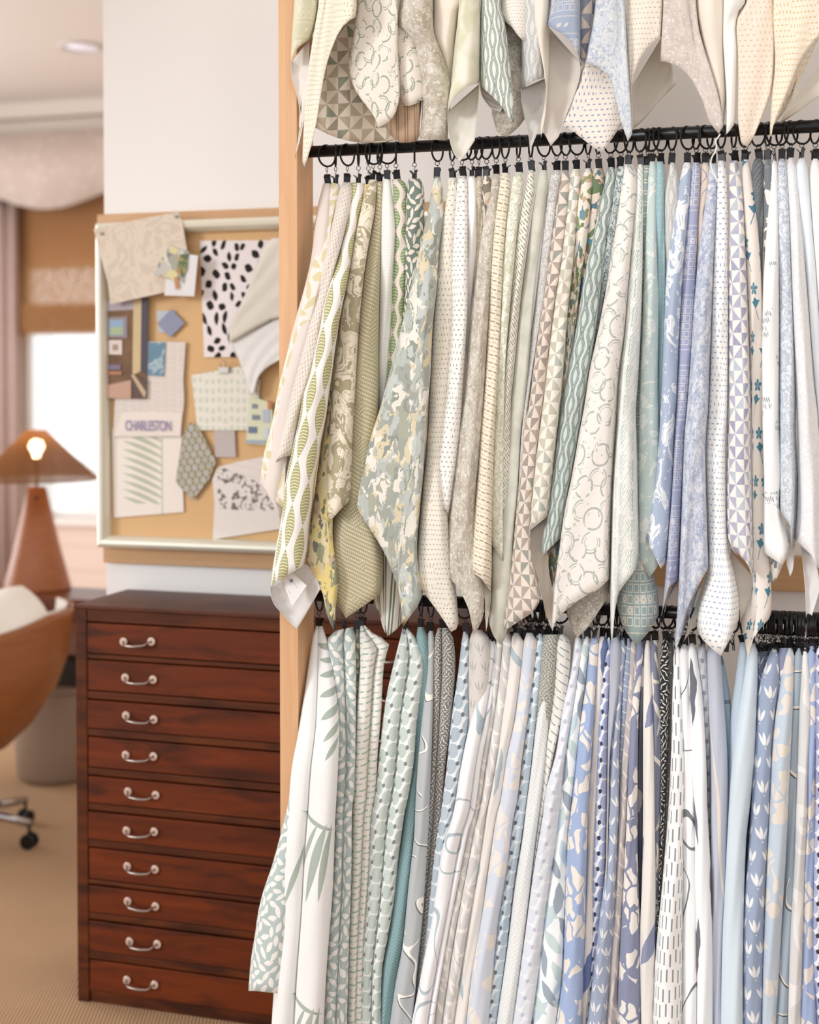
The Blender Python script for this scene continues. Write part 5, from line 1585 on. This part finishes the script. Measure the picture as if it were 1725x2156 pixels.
# ------------------------------------------------------------------ the room behind
YF = 7.1
WX0, WX1 = onY(36, 800, YF).x, onY(330, 800, YF).x
WZ0, WZ1 = onY(120, 1090, YF).z, onY(120, 545, YF).z
XL, XRr = -5.6, 2.4
pinkw = material('shiplap_paint', lambda: (lambda x, y, z: mix(lt(fr(z / .14), .05) * .5, 'e2cbbd', 'a58c80'))(*coords('OBJ')), rough=.6, spec=.3)
w = MB()
w.box((XL, YF, 0), (WX0, YF + .15, ZC))
w.box((WX1, YF, 0), (XW + .12, YF + .15, ZC))
w.box((WX0, YF, WZ1), (WX1, YF + .15, ZC))
w.box((WX0, YF, 0), (WX1, YF + .15, WZ0))
struct('wall_far', w, pinkw)
wl_ = MB().box((XL - .15, .2, 0), (XL, 2.6, ZC)).box((XL - .15, 6.6, 0), (XL, YF + .15, ZC)).box((XL - .15, 2.6, 0), (XL, 6.6, .5)).box((XL - .15, 2.6, 2.75), (XL, 6.6, ZC))
struct('wall_left', wl_, wallm2)
w2 = MB()
for yy_ in (2.6, 3.9, 5.2, 6.54):
    w2.box((XL - .1, yy_, .5), (XL - .04, yy_ + .06, 2.75))
struct('added_window', w2, material('window_paint', 'efe6df', rough=.5))  # unseen window added here to let light into the far room
struct('wall_right', MB().box((XRr, .2, 0), (XRr + .15, YW + .14, ZC)), wallm)
struct('ceiling', MB().box((XL - .15, .6, ZC), (XRr + .15, YF + .15, ZC + .1)), ceilm)
sisal = material('sisal', lambda: (lambda x, y, z: mix(lt(fr((x + y * .35) / .009), .45) * .35, mix(noi(x, y, 5, 3), 'bd9c7c', 'b08e6e'), mix(noi(x, y, 300, 2), '94755a', 'cdb090')))(*coords('OBJ')), rough=.95, spec=.1,
                 bump=lambda: ((lambda x, y, z: mth('SINE', (x + y * .35) * (2 * PI / .009)))(*coords('OBJ')), .4, .003))
struct('floor', MB().box((XL - .15, -3.5, -.1), (XRr + .15, YF + .15, 0)), sisal)
cz = onY(100, 278, YF - .04).z
tr = MB()
tr.box((XL, YF - .03, cz), (XW, YF, onY(100, 254, YF).z))
tr.box((XL, YF - .06, onY(100, 250, YF).z), (XW, YF, ZC))
struct('trim_3', tr, material('crown_paint', 'e3d9cf', rough=.6), .004)
win = MB()
fwd = .05
win.box((WX0, YF + .04, WZ0), (WX0 + fwd, YF + .1, WZ1)).box((WX1 - fwd, YF + .04, WZ0), (WX1, YF + .1, WZ1)).box((WX0, YF + .04, WZ1 - fwd), (WX1, YF + .1, WZ1)).box((WX0, YF + .04, WZ0), (WX1, YF + .1, WZ0 + .03))
win.box((WX0 - .05, YF - .05, WZ0 - .035), (WX1 + .05, YF + .04, WZ0))
wf = struct('window_1', win, material('window_paint', 'efe6df', rough=.5), .003)
gm = bpy.data.materials.new('window_glass')
gm.use_nodes = True
nt = gm.node_tree
nt.nodes.clear()
out = nt.nodes.new('ShaderNodeOutputMaterial')
tb = nt.nodes.new('ShaderNodeBsdfTransparent')
gb = nt.nodes.new('ShaderNodeBsdfGlossy')
gb.inputs['Roughness'].default_value = .02
ms = nt.nodes.new('ShaderNodeMixShader')
ms.inputs[0].default_value = .05
nt.links.new(tb.outputs[0], ms.inputs[1])
nt.links.new(gb.outputs[0], ms.inputs[2])
nt.links.new(ms.outputs[0], out.inputs[0])
MB().box((WX0 + fwd, YF + .066, WZ0 + .03), (WX1 - fwd, YF + .072, WZ1 - fwd)).build('pane', gm, wf)

# trees outside the window
leafm = material('sunlit_leaves', lambda: (lambda x, y, z: mix(noi(x, z, 3, 3), 'cfd9b4', 'e6ebd6'))(*coords('OBJ')), rough=.8)
for k, (tx_, ty_, tz_, r_) in enumerate(((-6.4, 13.0, 2.9, .9), (-3.9, 14.5, 2.6, .8))):
    t = empty('tree', (tx_, ty_, 0))
    tag(t, 'sunlit tree beyond the window, %s' % ('left one behind the woven shade' if k == 0 else 'right one behind the pinboard wall'), 'tree', 'trees outside the window')
    MB().tube([(0, 0, 0), (.05, 0, 1.2), (0, .05, tz_ - .3)], .12, 10).build('trunk', material('bark', 'a59684', rough=.9), t, smooth=True)
    cr = MB()
    r3 = random.Random(k)
    for q in range(420):
        v = Vector((r3.gauss(0, 1), r3.gauss(0, 1), r3.gauss(0, 1))).normalized() * r_ * r3.uniform(.5, 1.0)
        a = Matrix.Translation((v.x, v.y, tz_ + v.z * .8)) @ Matrix.Rotation(r3.uniform(0, 6), 4, Vector((r3.random(), r3.random(), r3.random())).normalized())
        cr.add([(-.11, 0, 0), (0, -.04, 0), (.11, 0, .02), (0, .05, 0)], [(0, 1, 2, 3)], a)
    cr.build('crown', leafm, t)
struct('ground_outside', MB().box((-16, YF + .15, -.3), (8, 30, -.2)), material('pale_paving', 'dcd8d0', rough=.9))

# roman shade of woven bamboo
sh = bpy.data.materials.new('woven_bamboo')
sh.use_nodes = True
Q.nt = sh.node_tree
Q.nt.nodes.clear()
out = Q.nt.nodes.new('ShaderNodeOutputMaterial')
x, y, z = coords('OBJ')
colr = mix(gt(fr(z / .018), .5) * .35 + noi(x * 3, z * 60, 2, 2) * .4, 'c99e72', 'a97d52')
df = Q.nt.nodes.new('ShaderNodeBsdfDiffuse')
tr_ = Q.nt.nodes.new('ShaderNodeBsdfTranslucent')
Q.nt.links.new(colr.k, df.inputs[0])
Q.nt.links.new(mix(.3, colr, 'e8c8a0').k, tr_.inputs[0])
tp_ = Q.nt.nodes.new('ShaderNodeBsdfTransparent')
m1 = Q.nt.nodes.new('ShaderNodeMixShader')
m1.inputs[0].default_value = .55
Q.nt.links.new(df.outputs[0], m1.inputs[1])
Q.nt.links.new(tr_.outputs[0], m1.inputs[2])
m2 = Q.nt.nodes.new('ShaderNodeMixShader')
put(m2.inputs[0], gt(noi(x * 1.0, z * 8, 40, 2), .54) * .8)
Q.nt.links.new(m1.outputs[0], m2.inputs[1])
Q.nt.links.new(tp_.outputs[0], m2.inputs[2])
Q.nt.links.new(m2.outputs[0], out.inputs[0])
YS = YF - .07
sx0, sx1 = onY(30, 600, YS).x, onY(330, 600, YS).x
szt, szb = onY(120, 400, YS).z, onY(120, 705, YS).z
szf = onY(120, 645, YS).z
shd = MB()
n = 20
prof = [(0, szt), (0, szb + .04)]
shd.box((sx0, YS, szb + .01), (sx1, YS + .004, szt))
shd.box((sx0, YS - .022, szb), (sx1, YS - .016, szf))
shd.box((sx0, YS - .038, szb + .03), (sx1, YS - .032, szf + .01))
so = shd.build('roman_shade', sh, None)
tag(so, 'woven bamboo roman shade half drawn over the window', 'window shade')

# valance with a scalloped lower edge
valm = material('taupe_valance', lambda: (lambda x, y, z: mix(lt(vor(x, z, 16)[0], .35) * .4, mix(noi(x, z, 30, 2), 'c6b4aa', 'd0c0b6'), 'ddd0c8'))(*coords('OBJ')), rough=.9)
YV = YF - .2
vt = onY(100, 279, YV).z
pts = []
edge = crom([Vector(p) for p in [(-170, 425), (-90, 440), (-30, 425), (0, 419), (30, 430), (60, 437), (90, 440), (130, 436), (170, 424), (218, 405), (260, 392), (310, 405), (360, 430)]], 60)
vb = [onY(p.x, p.y, YV) for p in edge]
v = MB()
for i, p in enumerate(vb):
    yy = .003 * math.sin(i * .8)
    for z_ in (vt, p.z):
        v.v.append(Vector((p.x, YV + yy * (1 if z_ != vt else .2), z_)))
for i in range(len(vb) - 1):
    v.f.append([2 * i, 2 * i + 1, 2 * i + 3, 2 * i + 2])
    v.mi.append(0)
    v.uv.append(None)
vo = v.build('valance', valm, None, smooth=True)
s = vo.modifiers.new('thickness', 'SOLIDIFY')
s.thickness = .02
tag(vo, 'taupe patterned valance with a scalloped edge above the window', 'valance')
curm = material('mauve_curtain', lambda: (lambda x, y, z: mix(noi(x * 4, z, 20, 2), 'c9b3ad', 'b9a19b'))(*coords('OBJ')), rough=.9)
cu = MB()
cx_ = [onY(-150 + i * 3.2, 800, YF - .12).x for i in range(60)]
for i, x_ in enumerate(cx_):
    yy = YF - .12 + .03 * math.sin(i * .75)
    cu.v += [Vector((x_, yy, .02)), Vector((x_, yy, vt - .05))]
for i in range(59):
    cu.f.append([2 * i, 2 * i + 2, 2 * i + 3, 2 * i + 1])
    cu.mi.append(0)
    cu.uv.append(None)
co = cu.build('curtain', curm, None, smooth=True)
s = co.modifiers.new('thickness', 'SOLIDIFY')
s.thickness = .004
tag(co, 'mauve curtain panel hanging at the left of the window', 'curtain')

# console, lamp
DZ = .75
pf = onZ(60, 1257, DZ)
pb = onZ(60, 1235, DZ)
redw = wood('console_wood', '7c4630', '5f3322', 'x', .5, .35)
d0 = empty('console_table', (-3.9, pf.y, 0))
tag(d0, 'long reddish wood console under the window carrying the lamp', 'table')
cxr = XW - .02 + 3.9
dd = pb.y - pf.y + .04
MB().box((0, 0, DZ - .03), (cxr, dd, DZ)).build('table_top', redw, d0, bevel=.003)
MB().box((.03, .015, DZ - .085), (cxr - .03, .04, DZ - .03)).build('apron', redw, d0, bevel=.002)
for lx in (.04, cxr - .09):
    for ly in (.02, dd - .06):
        MB().box((lx, ly, 0), (lx + .045, ly + .045, DZ - .03)).build('leg', redw, d0, bevel=.002)
MB().box((.03, dd - .02, .46), (cxr - .03, dd, DZ - .03)).build('back_panel', material('console_back', 'a57664', rough=.6), d0)
bxm = MB().box((0, 0, 0), (.2, .12, .09)).build('gap_box', material('gap_dark', '1b1617', rough=.5), None, bevel=.004)  # dark box put in for the dark gap band under the console
q = onY(96, 1438, pf.y + .10)
bxm.location = (q.x, pf.y + .06, q.z)
tag(bxm, 'small dark box added as the dark gap under the console, above the basket', 'box')

lc = onZ(79, 1240, DZ)
LY = lc.y + .0
lamp = empty('table_lamp', (lc.x, LY, DZ))
tag(lamp, 'lit table lamp with a conical rattan shade and brown leather cone base', 'lamp')
sc_ = (onY(142, 1237, LY).x - onY(20, 1237, LY).x) / 2
st_ = (onY(99, 1025, LY).x - onY(64, 1025, LY).x) / 2
hb = onY(79, 1025, LY).z - DZ
leather = material('cognac_leather', lambda: (lambda x, y, z: mix(noi(x, y, 14, 4, .5, z * 14), 'b5713f', '8d4a22'))(*coords('OBJ')), rough=.35, spec=.5)
MB().lathe([(0, 0), (sc_, 0), (sc_ * 1.0, .01), (st_ + (sc_ - st_) * .52, hb * .45), (st_, hb - .004), (st_ - .004, hb), (0, hb)], 40).build('base', leather, lamp, smooth=True)
MB().tube([(0, 0, hb), (0, 0, hb + .07)], .006, 10).build('stem', material('brass', 'b08a4e', rough=.3, metal=.9), lamp, smooth=True)
k_ = MB().lathe([(0, -.008), (.008, -.006), (.010, 0), (.008, .006), (0, .008)], 12).build('switch', material('bronze_knob', '7a4424', rough=.3, metal=.6), lamp, smooth=True)
k_.location = (.022, -st_ - .008, hb - .035)
zb_, zt_ = onY(79, 1008, LY).z - DZ, onY(79, 905, LY).z - DZ
rb = onY(195, 1008, LY).x - onY(79, 1008, LY).x
rt = onY(96, 905, LY).x - onY(79, 905, LY).x
rm = bpy.data.materials.new('rattan_weave')
rm.use_nodes = True
Q.nt = rm.node_tree
Q.nt.nodes.clear()
out = Q.nt.nodes.new('ShaderNodeOutputMaterial')
x, y, z = coords('OBJ')
colr = mix(noi(x, y, 60, 3, 0, z * 60), '936a4a', '6b482f')
df = Q.nt.nodes.new('ShaderNodeBsdfDiffuse')
tr_ = Q.nt.nodes.new('ShaderNodeBsdfTranslucent')
tp_ = Q.nt.nodes.new('ShaderNodeBsdfTransparent')
Q.nt.links.new(colr.k, df.inputs[0])
put(tr_.inputs[0], 'e09a50')
m1 = Q.nt.nodes.new('ShaderNodeMixShader')
m1.inputs[0].default_value = .09
Q.nt.links.new(df.outputs[0], m1.inputs[1])
Q.nt.links.new(tr_.outputs[0], m1.inputs[2])
m2 = Q.nt.nodes.new('ShaderNodeMixShader')
put(m2.inputs[0], gt(noi(x, y, 150, 1, 0, z * 150), .60))
Q.nt.links.new(m1.outputs[0], m2.inputs[1])
Q.nt.links.new(tp_.outputs[0], m2.inputs[2])
Q.nt.links.new(m2.outputs[0], out.inputs[0])
so = MB().lathe([(rb, zb_), (rb * .5 + rt * .5 - .004, (zb_ + zt_) / 2), (rt, zt_)], 48).build('shade', rm, lamp, smooth=True)
so['label'] = 'woven rattan cone shade'
MB().tube([(rb * math.cos(i * 2 * PI / 40), rb * math.sin(i * 2 * PI / 40), zb_) for i in range(40)], .003, 6, True).build('shade_rim', material('rattan_rim', '8a5f3c', rough=.6), lamp, smooth=True)
bz_ = onY(79, 948, LY).z - DZ
bo = MB().lathe([(0, -.03), (.012, -.028), (.016, -.01), (.026, .005), (.028, .018), (.02, .034), (0, .042)], 20).build('bulb', material('glowing_bulb', 'ffd9a0', emis=('ffdcae', 34.0)), lamp, smooth=True)
bo.location = (0, 0, bz_)
MB().tube([(0, 0, hb + .05), (0, 0, bz_ - .02)], .010, 10).build('socket', black, lamp, smooth=True)

# ceiling light
q = onZ(170, 97, ZC)
cl_ = empty('ceiling_light', (q.x, q.y, ZC))
tag(cl_, 'round recessed ceiling light seen at the upper left', 'ceiling light')
MB().lathe([(.075, -.001), (.10, -.001), (.102, -.006), (.098, -.012), (.078, -.010), (.075, -.001)], 32).build('trim_ring', material('light_trim', 'd6d0cd', rough=.4), cl_, smooth=True)
MB().lathe([(0, -.004), (.078, -.004), (.078, -.003), (0, -.003)], 32).build('lens', material('light_lens', 'eeeeff', rough=.3, emis=('f2eeff', .5)), cl_, smooth=True)

# basket
bq = onZ(82, 1652, 0)
bk = empty('basket', (bq.x, bq.y + .12, 0))
tag(bk, 'round grey-brown woven basket on the floor under the console', 'basket')
bskm = material('woven_basket', lambda: (lambda x, y, z: mix(gt(fr(z / .012), .5) * .4, mix(noi(x, y, 30, 3, 0, z * 60), 'b09a88', '967f6e'), '7c6656'))(*coords('OBJ')), rough=.9)
MB().lathe([(0, .0), (.125, 0), (.145, .02), (.152, .15), (.150, .34), (.146, .345), (.143, .34), (.145, .15), (.138, .02), (0, .012)], 40).build('body', bskm, bk, smooth=True)
MB().tube([(.149 * math.cos(i * 2 * PI / 40), .149 * math.sin(i * 2 * PI / 40), .343) for i in range(40)], .007, 8, True).build('rim', material('basket_rim', '8d7a6c', rough=.9), bk, smooth=True)

# swivel armchair seen from behind
ce = onZ(62, 1786, 0)
CY = ce.y - .02
q = onY(-62, 1500, CY)
chr_ = empty('swivel_chair', (q.x, CY, 0))
tag(chr_, 'brown leather shell swivel chair with a white cushion, cut by the left edge', 'chair')
lea2 = material('saddle_leather', lambda: (lambda x, y, z: mix(noi(x, y, 8, 3, .4, z * 8), '9c6134', '84491f'))(*coords('OBJ')), rough=.4, spec=.45)
Rr = onY(126, 1300, CY).x - q.x


def prof_r(t):
    K = [(0, .06), (.08, .33), (.25, .6), (.49, .835), (.68, .94), (1.0, 1.0)]
    for (a, b), (c, d) in zip(K, K[1:]):
        if t <= c + 1e-6:
            return b + (d - b) * (t - a) / (c - a)
    return 1.0


def shell(r_off, mat, name, ztop_off=0.0, th=.012):
    m = MB()
    A0, A1, n, k = -2.6, 1.0, 40, 20
    for i in range(n + 1):
        a = A0 + (A1 - A0) * i / n
        # rim height: lower behind, rising to the wing on the right
        zt = 1.5 - (onY(0, 1348, CY).z * 0 + 0)
        zt = .695 + .07 * min(1, max(0, (a + 1.35) / 1.2)) ** 1.3 + ztop_off
        for j in range(k + 1):
            t = j / k
            r = (Rr - r_off) * prof_r(t)
            z_ = .27 + (zt - .27) * t
            m.v.append(Vector((r * math.cos(a), r * math.sin(a), z_)))
    for i in range(n):
        for j in range(k):
            b = i * (k + 1) + j
            m.f.append([b, b + k + 1, b + k + 2, b + 1])
            m.mi.append(0)
            m.uv.append(None)
    o = m.build(name, mat, chr_, smooth=True)
    s = o.modifiers.new('thickness', 'SOLIDIFY')
    s.thickness = th
    s.offset = -1
    return o


shell(0, lea2, 'shell')
cream = material('cream_boucle', 'e6ded4', rough=.9, sheen=.3)
shell(.022, cream, 'inner_pad', .006, .004)
MB().lathe([(0, .26), (Rr * .14, .265), (Rr * .14, .30), (0, .30)], 32).build('seat_pan', lea2, chr_, smooth=True)
cu2 = MB().lathe([(0, .40), (Rr * .5, .40), (Rr * .62, .43), (Rr * .68, .48), (Rr * .6, .50), (0, .505)], 32).build('seat_cushion', cream, chr_, smooth=True)
bc = MB()
for i in range(13):
    for j in range(9):
        a, b = (i / 12 - .5) * 2, (j / 8 - .5) * 2
        e = (1 - a ** 6) * (1 - b ** 6)
        bc.v.append(Vector((a * .19 * (1 - .22 * b * b), -.07 * e - .03, b * .15 * (1 - .22 * a * a))))
for i in range(13):
    for j in range(9):
        a, b = (i / 12 - .5) * 2, (j / 8 - .5) * 2
        e = (1 - a ** 6) * (1 - b ** 6)
        bc.v.append(Vector((a * .19 * (1 - .22 * b * b), .07 * e - .03, b * .15 * (1 - .22 * a * a))))
for s_ in (0, 117):
    for i in range(12):
        for j in range(8):
            b = s_ + i * 9 + j
            bc.f.append([b, b + 9, b + 10, b + 1] if s_ == 0 else [b, b + 1, b + 10, b + 9])
            bc.mi.append(0)
            bc.uv.append(None)
pil = bc.build('throw_pillow', cream, None, smooth=True)
qq = onY(20, 1350, CY + .02)
pil.location = (qq.x - .045, CY + .06, qq.z - .0)
pil.rotation_euler = (-.1, -.5, .1)
tag(pil, 'white throw pillow leaning inside the brown leather chair', 'pillow')
chromem = material('chrome', 'b5b0b0', rough=.15, metal=1.0)
MB().tube([(0, 0, .09), (0, 0, .31)], .026, 16).build('column', chromem, chr_, smooth=True)
for i in range(5):
    a = -1.05 + i * 2 * PI / 5 + 1.05 + math.atan2(ce.y - CY, ce.x - q.x)
    Rl = (Vector((ce.x, ce.y, 0)) - Vector((q.x, CY, 0))).length if i == 0 else .24
    ux, uy = math.cos(a), math.sin(a)
    l = MB()
    l.tube([(ux * .02, uy * .02, .105), (ux * Rl * .5, uy * Rl * .5, .098), (ux * Rl * 1.02, uy * Rl * 1.02, .082)], [.017, .015, .011], 10)
    lo = l.build('leg', chromem, chr_, smooth=True)
    cst = MB()
    for sgn in (-1, 1):
        cst.tube([(ux * Rl - uy * .010 * sgn, uy * Rl + ux * .010 * sgn, .025), (ux * Rl - uy * .020 * sgn, uy * Rl + ux * .020 * sgn, .025)], .025, 16)
    cst.tube([(ux * Rl, uy * Rl, .03), (ux * Rl, uy * Rl, .08)], .006, 8)
    cst.build('caster', black, lo, bevel=.002)

# ------------------------------------------------------------------ light
wd = bpy.data.worlds.new('daylight')
scene.world = wd
wd.use_nodes = True
bg = wd.node_tree.nodes['Background']
bg.inputs[0].default_value = (.965, .985, 1.0, 1)
bg.inputs[1].default_value = 1.85


def sun(name, d, e, ang, col):
    l = bpy.data.lights.new(name, 'SUN')
    l.energy = e
    l.angle = ang
    l.color = col
    o = bpy.data.objects.new(name, l)
    o.rotation_euler = Vector(d).to_track_quat('-Z', 'Y').to_euler()
    o.location = (0, -3, 4)
    COL.objects.link(o)


al = bpy.data.lights.new('added_side_fill', 'AREA')  # added area light that brightens the far room from the left
al.shape = 'RECTANGLE'
al.size, al.size_y = 3.9, 2.2
al.energy = 150
al.color = (1.0, .98, .97)
ao = bpy.data.objects.new('added_side_fill', al)
ao.location = (XL + .02, 4.6, 1.62)
ao.rotation_euler = Vector((1, 0, -.05)).to_track_quat('-Z', 'Z').to_euler()
COL.objects.link(ao)
for i_, (lx_, ly_) in enumerate(((-1.35, 2.98), (-.45, 2.98), (.45, 2.98), (-1.35, 1.7), (-.45, 1.7), (.45, 1.7))):  # unseen lamps added to brighten the rack and the wall behind it
    ll = bpy.data.lights.new('added_fill_lamp', 'AREA')
    ll.shape = 'DISK'
    ll.size = .15
    ll.energy = 2.8 if ly_ > 2 else 4.5
    ll.color = (1.0, .95, .9)
    lo_ = bpy.data.objects.new('added_fill_lamp', ll)
    lo_.location = (lx_, ly_, ZC - .012)
    COL.objects.link(lo_)
sun('daylight_sun', (.95, 1.0, -.25), 1.75, .25, (.97, .985, 1.0))
scene.view_settings.view_transform = 'Standard'
scene.view_settings.look = 'None'
scene.view_settings.gamma = 1.0
scene.view_settings.exposure = -0.45
scene.view_settings.use_curve_mapping = False
scene.cycles.max_bounces = 8
scene.cycles.diffuse_bounces = 4
scene.cycles.transparent_max_bounces = 8
scene.cycles.use_denoising = True
scene.cycles.sample_clamp_indirect = 6.0
for key, (o, top, label) in SW.items():
    n_ = len(label.split())
    if n_ > 16 or n_ < 4:
        print('LABEL LENGTH', key, n_)
